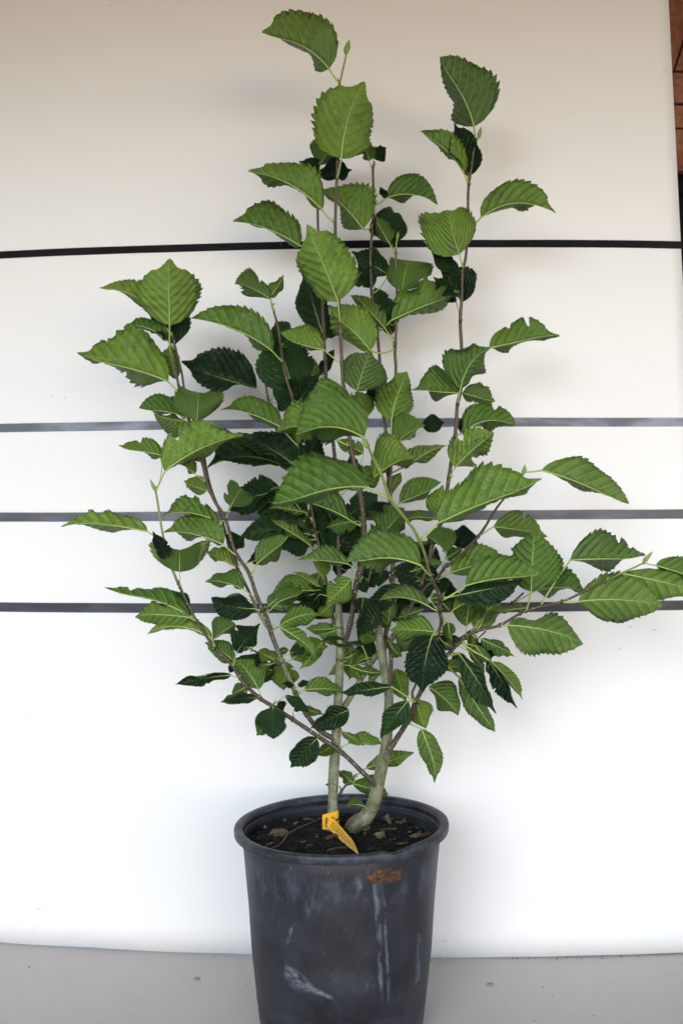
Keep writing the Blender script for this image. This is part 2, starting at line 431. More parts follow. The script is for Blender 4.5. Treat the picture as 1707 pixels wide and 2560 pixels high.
bw = empty('board_wall', (0.8, 0.47, 1.2))
tag(bw, 'reddish brown rough board wall seen past the edge of the white panel', 'wall')
zs = [1.70, 1.580, 1.452, 1.395, 1.352, 1.275]
for k in range(5):
    hh = zs[k] - zs[k + 1] - 0.004
    cz = (zs[k] + zs[k + 1]) / 2
    if k == 1:   # this row has a slanted joint
        for (xa, xb, xc, xd) in ((0.40, 0.585, 0.625, 0.40), (0.589, 1.3, 1.3, 0.629)):
            z0, z1 = cz - hh / 2, cz + hh / 2
            vv = [(xa, 0.47, z0), (xb, 0.47, z0), (xc, 0.47, z1), (xd, 0.47, z1)]
            vv = [Vector(q) - Vector((0.8, 0.47, 1.2)) for q in vv]; vv += [q + Vector((0, 0.02, 0)) for q in vv]
            link('board', mesh('board', vv, [(0, 1, 2, 3), (7, 6, 5, 4), (0, 4, 5, 1), (1, 5, 6, 2), (2, 6, 7, 3), (3, 7, 4, 0)], False), bw, [M['board']])
    else:
        link('board', box(0.05, 0.01 + 0.002 * (k % 2), cz - 1.2, 0.9, 0.02, hh, 0.0012), bw, [M['board']])
link('gap_shade_sheet', box(0.05, 0.09, -0.52, 1.0, 0.05, 1.36), bw, [M['dark']])  # near-black sheet painting the shade of the open gap below the boards
link('batten', box(0.05, 0.055, 0.28, 1.0, 0.03, 0.46), bw, [M['dark']])

# ------------------------------------------------------------------ pot
POT_H = 0.264
def build_pot():
    root = empty('nursery_pot', (0, 0, 0))
    tag(root, 'black plastic nursery pot, scuffed and streaked with pale dust, holding the sapling', 'pot')
    seg = 144
    def lathe(prof, warp=True, close=False):
        v, f = [], []
        for i in range(seg):
            a = 2 * math.pi * i / seg
            for (r, z) in prof:
                rr = r * (1 + 0.004 * math.sin(2 * a + 0.6) * (z / POT_H)) + (0.0006 * mnoise.noise((math.cos(a) * 2, math.sin(a) * 2, z * 8)) if warp else 0)
                v.append([rr * math.cos(a), rr * math.sin(a), z + 0.0035 * (z / POT_H) ** 2 * math.cos(a)])
        n = len(prof)
        for i in range(seg):
            for k in range(n - 1 + (1 if close else 0)):
                a, b = i * n + k, ((i + 1) % seg) * n + k
                c, d = ((i + 1) % seg) * n + (k + 1) % n, i * n + (k + 1) % n
                f.append((a, b, c, d))
        return v, f
    # body: outside up, inside down
    prof = [(0.060, 0.004), (0.092, 0.003), (0.099, 0.0045), (0.1045, 0.011), (0.1085, 0.024)]
    for k in range(1, 13):
        z = 0.036 + (0.2515 - 0.036) * (k - 1) / 11; prof.append((0.1112 + (0.1300 - 0.1112) * (z - 0.036) / 0.2155, z))
    inner = [(0.1285, 0.2555), (0.1280, 0.250)]
    for k in range(12):
        z = 0.248 - k * 0.0022
        inner.append((0.1277 - 0.0012 * (k % 2) - 0.0001 * k, z))
    inner += [(0.1255, 0.215), (0.118, 0.10), (0.108, 0.01), (0.06, 0.008)]
    v, f = lathe(prof + inner, True, True)
    n = len(prof) + len(inner)
    for i in range(seg):   # drainage notches round the foot
        a = math.degrees(2 * math.pi * i / seg) % 45
        if 14 <= a <= 22:
            for k in (1, 2, 3):
                v[i * n + k][2] += 0.022; 
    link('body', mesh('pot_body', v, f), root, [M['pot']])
    lip = [(0.1303, 0.2545), (0.1370, 0.2535), (0.1398, 0.2538), (0.1406, 0.2550), (0.1409, 0.2615), (0.1402, 0.2636), (0.1385, 0.2645), (0.1330, 0.2642), (0.1300, 0.2630), (0.1288, 0.2595), (0.1287, 0.2535)]
    v, f = lathe(lip, True, True)
    n = len(lip)
    for i in range(seg):   # kinked place on the lip
        a = math.degrees(2 * math.pi * i / seg)
        dd = (a - 296)
        if -6 < dd < 22:
            k = math.exp(-((dd) / 9.0) ** 2) if dd > 0 else math.exp(-(dd / 1.6) ** 2)
            for q in range(n): v[i * n + q][2] -= 0.0034 * k; v[i * n + q][0] *= 1 + 0.012 * k; v[i * n + q][1] *= 1 + 0.012 * k
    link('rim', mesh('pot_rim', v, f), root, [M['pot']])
    for a in (-118, -97, -76):
        aa = R(a); me = box(0, 0, 0, 0.0012, 0.0012, 0.010)
        g = link('mould_line', me, root, [M['pot']]); g.location = (0.1298 * math.cos(aa), 0.1298 * math.sin(aa), 0.245); g.rotation_euler = (0, 0, aa)
    return root
build_pot()

SOIL_Z = 0.2405
def soil_h(x, y):
    r = math.hypot(x, y)
    return SOIL_Z + 0.004 * mnoise.noise((x * 22, y * 22, 1)) + 0.003 * mnoise.noise((x * 70, y * 70, 5)) - 0.004 * max(0, (r - 0.09) / 0.035)
def build_soil():
    v, f = [], []; n, rings = 96, 36
    v.append((0, 0, soil_h(0, 0)))
    for j in range(1, rings + 1):
        r = 0.1262 * j / rings
        for i in range(n):
            a = 2 * math.pi * i / n; x, y = r * math.cos(a), r * math.sin(a); v.append((x, y, soil_h(x, y)))
    for i in range(n): f.append((0, 1 + i, 1 + (i + 1) % n))
    for j in range(rings - 1):
        for i in range(n):
            a = 1 + j * n + i; b = 1 + j * n + (i + 1) % n; f.append((a, a + n, b + n, b))
    rnd = random.Random(3)
    for k in range(2600):   # crumbs
        r = 0.122 * math.sqrt(rnd.random()); a = rnd.random() * 6.283
        x, y = r * math.cos(a), r * math.sin(a); s = rnd.choice((0.0012, 0.0016, 0.0022, 0.0032))
        z = soil_h(x, y) + s * 0.35; b = len(v)
        for q in ((1, 0, 0), (-1, 0, 0), (0, 1, 0), (0, -1, 0), (0, 0, 1), (0, 0, -1)):
            v.append((x + q[0] * s * rnd.uniform(.5, 1.6) + rnd.uniform(-.3, .3) * s, y + q[1] * s * rnd.uniform(.5, 1.6), z + q[2] * s * rnd.uniform(.4, 1.0)))
        for q in ((0, 2, 4), (2, 1, 4), (1, 3, 4), (3, 0, 4), (2, 0, 5), (1, 2, 5), (3, 1, 5), (0, 3, 5)): f.append(tuple(b + e for e in q))
    o = link('potting_soil', mesh('soil', v, f, False), None, [M['soil']])
    o['kind'] = 'stuff'; o['label'] = 'dark crumbly potting soil filling the black pot'; o['category'] = 'soil'
build_soil()

def soil_point(px, py):
    y = 0.0
    for _ in range(12):
        D = (CAM_Z - SOIL_Z - 0.001) * FPX / (py - 1280.0); y = D + CAM_Y
    x = (px - 853.5) / FPX * (y - CAM_Y)
    return x, y
chip_count = 0
def chip(px, py, ln, wd, rot, tilt, label=None, th=0.0012):
    """splintered chip, ln x wd in photo pixels (the ground plane is foreshortened about 3:1)"""
    global chip_count
    x, y = soil_point(px, py); rr = math.hypot(x, y)
    if rr > 0.117: x, y = x * 0.117 / rr, y * 0.117 / rr
    rnd = random.Random(int(px * 7 + py))
    L, W = ln / 2100, wd / 2600
    bm = bmesh.new(); n = 5
    rows = []
    for s in (-1, 1):
        row = []
        for i in range(n + 1):
            t = i / n - 0.5
            ww = W / 2 * (1 + rnd.uniform(-.12, .12)) * (0.85 if i in (0, n) else 1)
            lx = t * L + (rnd.uniform(-.1, .1) * L if i in (0, n) else 0)
            row.append((bm.verts.new((lx, -ww, s * th / 2 + 0.001 * math.sin(t * 3))), bm.verts.new((lx + rnd.uniform(-.06, .06) * L, ww, s * th / 2 + 0.001 * math.sin(t * 3)))))
        rows.append(row)
    lo, hi = rows
    for i in range(n):
        bm.faces.new((hi[i][0], hi[i + 1][0], hi[i + 1][1], hi[i][1])); bm.faces.new((lo[i][1], lo[i + 1][1], lo[i + 1][0], lo[i][0]))
        bm.faces.new((lo[i][0], lo[i + 1][0], hi[i + 1][0], hi[i][0])); bm.faces.new((hi[i][1], hi[i + 1][1], lo[i + 1][1], lo[i][1]))
    bm.faces.new((lo[0][1], lo[0][0], hi[0][0], hi[0][1])); bm.faces.new((hi[n][1], hi[n][0], lo[n][0], lo[n][1]))
    me = bpy.data.meshes.new('chip'); bm.to_mesh(me); bm.free()
    o = link('wood_chip', me, None, [M['chip']])
    o.location = (x, y, soil_h(x, y) + 0.0015 + abs(math.sin(R(tilt))) * min(L, W) * 0.35); o.rotation_euler = (R(tilt), R(rnd.uniform(-10, 10)), R(rot))
    if label: tag(o, label, 'wood chip', 'wood chips on the soil')
    else: tag(o, 'small splintered wood chip among the dark soil crumbs', 'wood chip', 'small wood chips on the soil')
    return o
for (X, Y, ln, wd, rot, tilt, lab) in [
    (345, 490, 46, 44, -25, 18, 'large squarish pale wood chip with torn edge on the dark soil'),
    (540, 388, 26, 16, -10, 25, 'small bright wood chip beside the yellow plant tag'),
    (275, 540, 44, 12, 30, 5, 'long slanting splinter of wood against the pot wall'),
    (690, 512, 46, 22, 15, 10, 'flat wood chip half under the yellow plant tag'),
    (1075, 412, 22, 34, 80, 55, 'upright greenish wood chip standing in the soil'),
    (1075, 458, 44, 12, -18, 15, 'pale stick of wood lying across the soil right of the bent trunk'),
    (1135, 412, 24, 16, -20, 20, None),
    (1018, 500, 28, 26, 6, 40, 'square ribbed wood chip in front of the bent trunk'),
    (1250, 502, 34, 20, 35, 20, 'angular tan wood chip near the pot rim'),
    (1340, 468, 40, 26, 30, 5, 'broad mottled wood chip close under the pot rim'),
    (1165, 360, 9, 22, 70, 60, None), (1098, 345, 6, 22, 80, 60, None), (1262, 385, 12, 22, 85, 60, None),
    (610, 372, 36, 10, -4, 8, None), (780, 355, 20, 8, 5, 8, None), (500, 540, 30, 7, 12, 5, None),
    (765, 575, 34, 8, 14, 5, None), (608, 512, 8, 14, 60, 50, None), (1165, 545, 36, 8, 20, 6, None),
    (1235, 435, 26, 6, 2, 6, None), (390, 388, 8, 16, 80, 50, None), (925, 455, 24, 20, 30, 45, None),
    (920, 485, 5, 14, 85, 60, None), (1280, 470, 8, 18, 60, 60, None), (440, 470, 18, 9, 20, 10, None),
    (560, 570, 22, 8, -30, 8, None), (220, 510, 16, 8, 40, 8, None), (255, 438, 6, 12, 70, 60, None),
    (700, 590, 24, 7, 10, 4, None), (1100, 520, 16, 9, -15, 10, None), (1205, 470, 12, 10, 25, 20, None), (960, 575, 22, 8, 25, 10, None),
    (1320, 430, 18, 7, -40, 15, None), (335, 560, 20, 7, 35, 10, None), (470, 420, 14, 8, 10, 15, None), (850, 350, 20, 10, -20, 30, None)]:
    px, py = zpx('L', X, Y); chip(px, py, ln, wd, rot, tilt, lab)

# ------------------------------------------------------------------ tubes
def catmull(pts, sub):
    out = []
    n = len(pts)
    for i in range(n - 1):
        p0, p1, p2, p3 = pts[max(i - 1, 0)], pts[i], pts[i + 1], pts[min(i + 2, n - 1)]
        for k in range(sub):
            t = k / sub
            out.append(tuple(0.5 * ((2 * b) + (-a + c) * t + (2 * a - 5 * b + 4 * c - d) * t * t + (-a + 3 * b - 3 * c + d) * t ** 3) for a, b, c, d in zip(p0, p1, p2, p3)))
    out.append(tuple(pts[-1]))
    return out
class Tube:
    def __init__(s): s.v, s.f, s.tone, s.mi = [], [], [], []
    def add(s, pts, rad, tone, seg=8, mi=0, cap=True):
        """pts Vectors, rad list, tone list"""
        b0 = len(s.v); n = len(pts)
        up = Vector((0.3, 1, 0.2)).normalized()
        for i, p in enumerate(pts):
            d = (pts[min(i + 1, n - 1)] - pts[max(i - 1, 0)]).normalized()
            x = d.cross(up).normalized(); y = d.cross(x).normalized()
            for k in range(seg):
                a = 2 * math.pi * k / seg
                s.v.append(p + (x * math.cos(a) + y * math.sin(a)) * rad[i]); s.tone.append(tone[i])
        for i in range(n - 1):
            for k in range(seg):
                a = b0 + i * seg + k; b = b0 + i * seg + (k + 1) % seg
                s.f.append((a, b, b + seg, a + seg)); s.mi.append(mi)
        if cap:
            s.f.append(tuple(b0 + (n - 1) * seg + k for k in range(seg))); s.mi.append(mi)
            s.f.append(tuple(b0 + seg - 1 - k for k in range(seg))); s.mi.append(mi)
    def spindle(s, a, d, L, r, mi):
        """pointed bud from a along d"""
        pts = [a + d * (L * t) for t in (0, 0.2, 0.45, 0.75, 1.0)]
        s.add(pts, [r * q for q in (0.45, 0.85, 1.0, 0.62, 0.06)], [0.0] * 5, 6, mi)
    def build(s, name, parent, mats, org):
        me = mesh(name, local(s.v, org), s.f)
        at = me.attributes.new('tone', 'FLOAT', 'POINT'); at.data.foreach_set('value', s.tone)
        o = link(name, me, parent, mats)
        me.polygons.foreach_set('material_index', s.mi)
        return o

# branches: name -> list of (px, py, depth cm, radius px, tone)   tone 0 green, .35 red-brown, 1 old olive-grey
BR = {
 'T1': [(832, 2088, 4.2, 14, 1), (832, 2035, 4.2, 13.5, 1), (833, 1950, 4.2, 13.2, 1), (838, 1870, 4.2, 13, 1), (845, 1750, 4.3, 11.5, 1), (850, 1650, 4.4, 10.8, 1), (849, 1590, 4.5, 10, 1), (847, 1540, 4.8, 9.5, .95), (847, 1500, 5.2, 8.5, .8)],
 'B1': [(847, 1505, 5.2, 8, .8), (849, 1470, 5.6, 6.4, .5), (846, 1400, 6.4, 5.5, .45), (845, 1301, 7.2, 5, .42), (840, 1200, 8.2, 4.8, .4), (833, 1109, 9, 4.6, .4), (818, 1009, 9.6, 4.4, .38), (814, 923, 10, 4.2, .38), (810, 851, 10.2, 4, .36), (807, 780, 10.2, 3.8, .36), (800, 690, 10, 3.6, .35), (796, 600, 9.8, 3.4, .34), (794, 517, 9.6, 3, .33), (797, 436, 9.4, 2.6, .3)],
 'T2': [(876, 2092, 4.4, 24, .55), (886, 2064, 4.4, 22, .66), (914, 2044, 4.4, 19, .9), (934, 2005, 4.2, 17, 1), (946, 1955, 4.0, 16, 1), (958, 1899, 3.8, 15, 1), (966, 1851, 3.7, 14, 1), (972, 1755, 3.5, 12, 1), (967, 1707, 3.4, 11.5, 1), (958, 1659, 3.3, 10.5, 1), (951, 1612, 3.2, 10, 1), (944, 1558, 3.1, 9, 1)],
 'B2': [(957, 1650, 3.6, 7, .8), (962, 1600, 4.6, 6, .6), (967, 1568, 5, 6, .5), (977, 1522, 5.4, 8, .55), (981, 1480, 5.8, 6.5, .5), (982, 1430, 6.2, 5.6, .45), (980, 1344, 7, 5.2, .45), (975, 1258, 7.6, 5, .42), (970, 1184, 8, 4.8, .4), (970, 1124, 8.4, 4.6, .4), (960, 1052, 8.8, 4.4, .4), (953, 966, 9.2, 4.2, .38), (948, 890, 9.4, 4, .38), (941, 817, 9.5, 3.9, .36), (929, 736, 9.4, 3.7, .36), (926, 636, 9.2, 3.5, .35), (932, 560, 9, 3.4, .34), (934, 502, 9, 3.2, .33), (932, 430, 8.9, 2.8, .3), (936, 404, 8.9, 2.2, .15)],
 'B3': [(977, 1300, 7.3, 4.6, .42), (975, 1240, 7.0, 4.6, .42), (976, 1180, 6.8, 4.5, .42), (978, 1123, 7, 4.4, .4), (981, 1046, 7.2, 4.2, .4), (989, 932, 7.6, 4, .36), (987, 881, 7.8, 3.8, .35), (990, 820, 8, 3.5, .33), (992, 743, 8, 3.2, .3), (989, 635, 8, 2.8, .2), (993, 590, 8, 2, .05)],
 'B0': [(851, 1660, 4.8, 5.5, .6), (860, 1610, 4.2, 6, .45), (869, 1585, 3.8, 6.5, .45), (879, 1540, 3.2, 6.5, .42), (885, 1490, 2.8, 6.2, .42), (894, 1448, 2.6, 8, .5), (906, 1407, 2.5, 8.4, .6), (910, 1359, 2.4, 7.8, .6), (907, 1287, 2.2, 6.8, .58), (899, 1230, 2.1, 6.2, .52), (885, 1160, 2, 5.6, .48), (874, 1100, 2, 5.2, .46), (861, 983, 1.9, 4.8, .42), (857, 952, 1.8, 4.6, .4), (853, 880, 1.7, 4.5, .4), (849, 790, 1.6, 4.3, .4), (842, 690, 1.5, 4.1, .38), (838, 580, 1.4, 3.9, .38), (840, 488, 1.3, 3.7, .36), (843, 416, 1.2, 3.5, .35), (845, 300, 1.1, 3.3, .33), (846, 225, 1.0, 3.1, .25), (851, 200, 1.0, 2.6, .1), (860, 160, 1.0, 2.4, .0), (866, 132, 1.0, 2, .0)],
 'B4': [(855, 1772, 4.6, 9, .9), (863, 1763, 5, 8, .9), (891, 1717, 5.6, 7.2, .85), (930, 1653, 6.2, 7.2, .8), (974, 1602, 6.4, 8, .78), (1005, 1560, 6.4, 5.8, .55), (1035, 1500, 6.3, 5.4, .5), (1058, 1445, 6.2, 6, .5), (1074, 1395, 6.1, 6.5, .6), (1080, 1362, 6, 6.4, .6), (1098, 1318, 5.8, 5.6, .5), (1112, 1260, 5.6, 5.2, .45), (1120, 1205, 5.5, 5, .42), (1128, 1150, 5.4, 4.8, .42), (1138, 1078, 5.3, 4.6, .4), (1143, 1011, 5.2, 4.6, .4), (1152, 970, 5.2, 4.5, .38), (1153, 871, 5.1, 4.3, .36), (1150, 804, 5, 4.2, .35), (1154, 740, 5, 4, .35), (1156, 680, 5, 3.9, .34), (1164, 640, 5, 3.7, .34), (1169, 562, 4.9, 3.5, .33), (1170, 476, 4.8, 3.4, .32), (1178, 419, 4.7, 3.1, .3), (1187, 362, 4.6, 2.6, .2), (1194, 345, 4.5, 2.2, .02), (1199, 325, 4.5, 2.0, .0)],
 'B5': [(840, 1850, 4.0, 7, .7), (799, 1826, 3.6, 6.5, .6), (767, 1787, 3.4, 6.2, .6), (744, 1745, 3.2, 6.0, .6), (732, 1717, 3.1, 6, .75), (706, 1656, 3, 6, .8), (681, 1592, 2.8, 6, .62), (668, 1548, 2.6, 5.6, .5), (655, 1520, 2.5, 5.2, .45), (641, 1488, 2.4, 5, .45), (622, 1432, 2.3, 4.7, .44), (587, 1377, 2.3, 4.5, .43), (564, 1298, 2.3, 4.3, .42), (537, 1253, 2.3, 4.2, .42), (517, 1205, 2.4, 4, .4), (501, 1129, 2.5, 3.8, .4), (483, 1078, 2.6, 3.6, .4), (469, 1037, 2.7, 3.4, .4), (451, 983, 2.8, 3.2, .38), (438, 919, 3, 2.8, .3), (424, 866, 3.1, 2.2, .12)],
 'B5b': [(672, 1572, 3.3, 4.6, .9), (652, 1541, 3.6, 4.4, .95), (635, 1505, 3.8, 4, .9), (618, 1470, 4, 3.6, .5), (596, 1425, 4.2, 3.4, .42), (574, 1368, 4.4, 3.3, .4), (553, 1291, 4.6, 3.2, .4), (525, 1212, 4.6, 3.2, .4), (508, 1130, 4.6, 3.1, .4), (490, 1070, 4.5, 3.1, .38), (474, 1020, 4.4, 3, .36), (461, 973, 4.3, 3, .35), (454, 928, 4.2, 2.9, .34), (440, 874, 4, 2.8, .33), (431, 836, 3.8, 2.4, .3)],
 'B6': [(938, 1962, 3.6, 8, .8), (928, 1952, 3.0, 7, .62), (900, 1925, 2.6, 5.8, .6), (856, 1883, 2.4, 5.8, .58), (795, 1841, 2.0, 5.6, .56), (719, 1790, 1.4, 5.4, .55), (680, 1765, 1.1, 5.2, .54), (645, 1742, 0.8, 5, .52), (607, 1704, 0.5, 4.8, .5), (578, 1660, 0.2, 4.6, .46), (539, 1620, 0, 4.3, .44), (510, 1581, -.2, 4, .42), (488, 1546, -.4, 3.8, .4), (469, 1508, -.5, 3.6, .4), (450, 1467, -.6, 3.4, .36), (427, 1412, -.8, 3.2, .2), (408, 1339, -1, 3, .08), (400, 1291, -1, 2.8, .04), (391, 1234, -1, 2.6, .0), (387, 1220, -1, 2.0, .0)],
 'B7': [(846, 1610, 5.2, 4, .5), (831, 1537, 6.6, 4, .42), (814, 1450, 7.4, 4, .42), (803, 1385, 7.8, 4, .42), (794, 1350, 8, 3.9, .42), (785, 1304, 8.2, 3.9, .42), (773, 1240, 8.3, 3.8, .4), (761, 1184, 8.4, 3.7, .4), (745, 1100, 8.4, 3.6, .38), (734, 1009, 8.2, 3.5, .36), (716, 946, 8, 3.4, .35), (706, 894, 7.8, 3.2, .34), (696, 823, 7.6, 3, .3), (685, 780, 7.4, 2.7, .2), (675, 745, 7.2, 2.3, .02)],
 'B7b': [(800, 1395, 8.4, 3.6, .4), (785, 1380, 8.8, 3.6, .4), (765, 1290, 9.6, 3.4, .4), (735, 1195, 10.4, 3.4, .38), (702, 1110, 11, 3.2, .36), (672, 1003, 11.2, 3, .33), (665, 966, 11.2, 2.8, .3), (658, 925, 11.2, 2.4, .1), (655, 912, 11.2, 1.8, .0)],
 'B8': [(962, 1895, 3.2, 8, .9), (970, 1880, 2.6, 8, .75), (993, 1844, 2, 7, .58), (1022, 1797, 1.4, 6.4, .55), (1038, 1755, 0.8, 6, .52), (1054, 1723, 0.2, 6, .55), (1078, 1650, -1.6, 5.4, .5), (1095, 1585, -3.2, 5, .45), (1103, 1555, -4, 4.8, .42), (1098, 1522, -4.8, 4.6, .42), (1103, 1496, -5.6, 4.8, .42), (1088, 1468, -6.6, 4.6, .3), (1072, 1428, -8, 3.9, .2), (1060, 1382, -9.4, 3.9, .1), (1040, 1335, -11, 3.9, .06), (1022, 1308, -12, 3.9, .04), (998, 1278, -13.2, 3.9, .03), (975, 1247, -14.4, 3.9, .02), (952, 1184, -16, 4.2, .0), (934, 1149, -17, 3.8, .0), (921, 1118, -18, 3, .0), (915, 1098, -18.4, 2, .0)],
 'B9a': [(1036, 1500, 6.0, 4.6, .45), (1067, 1465, 5.4, 4.4, .42), (1088, 1450, 5, 4.2, .42), (1113, 1417, 4.6, 4, .42), (1129, 1405, 4.4, 3.8, .4), (1195, 1341, 3.6, 3.6, .4), (1236, 1277, 3, 3.2, .36), (1261, 1244, 2.8, 2.8, .25), (1292, 1205, 2.6, 2.6, .06), (1305, 1188, 2.5, 2.6, .0), (1309, 1170, 2.5, 2.2, .0)],
 'B9b': [(1052, 1726, 0.4, 5, .5), (1085, 1676, 0.8, 5, .46), (1121, 1634, 1, 4.8, .44), (1156, 1599, 1, 4.4, .42), (1190, 1578, .8, 4, .42), (1249, 1563, .4, 3.6, .4), (1314, 1527, 0, 3.4, .36), (1404, 1504, -.6, 3.2, .33), (1460, 1478, -1, 3, .3), (1512, 1453, -1.3, 2.8, .26), (1553, 1433, -1.6, 2.5, .12), (1604, 1409, -2, 2.3, .02), (1612, 1398, -2, 1.9, .0)],
 'B9c': [(1119, 1640, 1.6, 4.6, .4), (1140, 1606, 2, 4.8, .4), (1156, 1593, 2.2, 4.4, .4), (1204, 1560, 2.6, 3.6, .4), (1250, 1528, 3, 3.2, .38), (1279, 1508, 3.2, 3, .36), (1308, 1482, 3.4, 2.4, .3)],
 'B9d': [(1156, 1600, 2.6, 3.6, .35), (1140, 1607, 2.8, 3.6, .35), (1128, 1603, 3, 3.2, .36), (1111, 1594, 3.2, 2.6, .36)],
 'B9e': [(1180, 1612, 2.2, 2, .4), (1186, 1604, 2.2, 2, .4), (1214, 1578, 2.2, 2, .38)],
 'B9f': [(1095, 1668, 1.4, 2.6, .4), (1118, 1662, 1.6, 2.6, .4), (1136, 1655, 1.8, 2.2, .4)],
 'B10': [(702, 1662, 3.2, 3.2, .45), (690, 1654, 3.2, 2.6, .42), (655, 1637, 3.2, 2.5, .4), (625, 1622, 3.2, 2.1, .1)],
 'B11': [(848, 1988, 6.2, 3, .45), (856, 1974, 6.4, 2.8, .42), (872, 1955, 6.6, 2.4, .4), (888, 1940, 6.8, 2, .1)],
 'B12': [(972, 1715, 3.0, 6, .5), (974, 1704, 2.9, 5.6, .5), (977, 1670, 2.8, 5.2, .48), (978, 1634, 2.7, 5.2, .48)],
 'B13': [(1036, 1760, 1.2, 4, .48), (1030, 1735, 1.6, 3.4, .46), (1036, 1718, 1.7, 3.2, .46), (1040, 1708, 1.8, 3, .46)],
 'B14': [(982, 1500, 5.8, 2.6, .4), (978, 1465, 6.4, 2.4, .38), (966, 1425, 7.4, 2.2, .36), (950, 1398, 8.2, 2, .34)],
 'B15': [(918, 1460, 4.5, 4, .45), (922, 1445, 4.4, 4.2, .45), (928, 1420, 4.4, 3.6, .44), (940, 1385, 4.4, 3.2, .42)],
}
PARENT = {'T1': None}
LENT = {}
curves = {}
for nm, pts in BR.items():
    sub = 5
    cp = catmull([tuple(map(float, p)) for p in pts], sub)
    # gentle zig-zag and swelling
    res = []
    for i, (px, py, d, r, tn) in enumerate(cp):
        p = P(px, py, d / 100.0); rr = max(r, 1.2) / FPX * (d / 100.0 - CAM_Y)
        res.append((px, py, p, rr, tn))
    curves[nm] = res

# ------------------------------------------------------------------ leaves
TEETH = 14
US = []
for k in range(TEETH):
    for q in (0.0, 0.36, 0.66, 0.94): US.append((k + q) / TEETH)
US.append(1.0)
TOOTH = [0.935, 0.985, 1.012, 1.05]
VS = [-1, -0.74, -0.48, -0.22, 0, 0.22, 0.48, 0.74, 1]
def fwidth(u, sh):
    if u <= 0 or u >= 1: return 0.0
    p, eb, et, tail = sh
    if u < p: return (1 - ((p - u) / p) ** eb) ** 0.62
    x = (u - p) / (1 - p)
    f = (1 - x ** et) ** 0.88
    if tail and u > 0.84: f *= 1 - 0.45 * math.sin((u - 0.84) / 0.16 * math.pi)     # drawn-out point
    return f

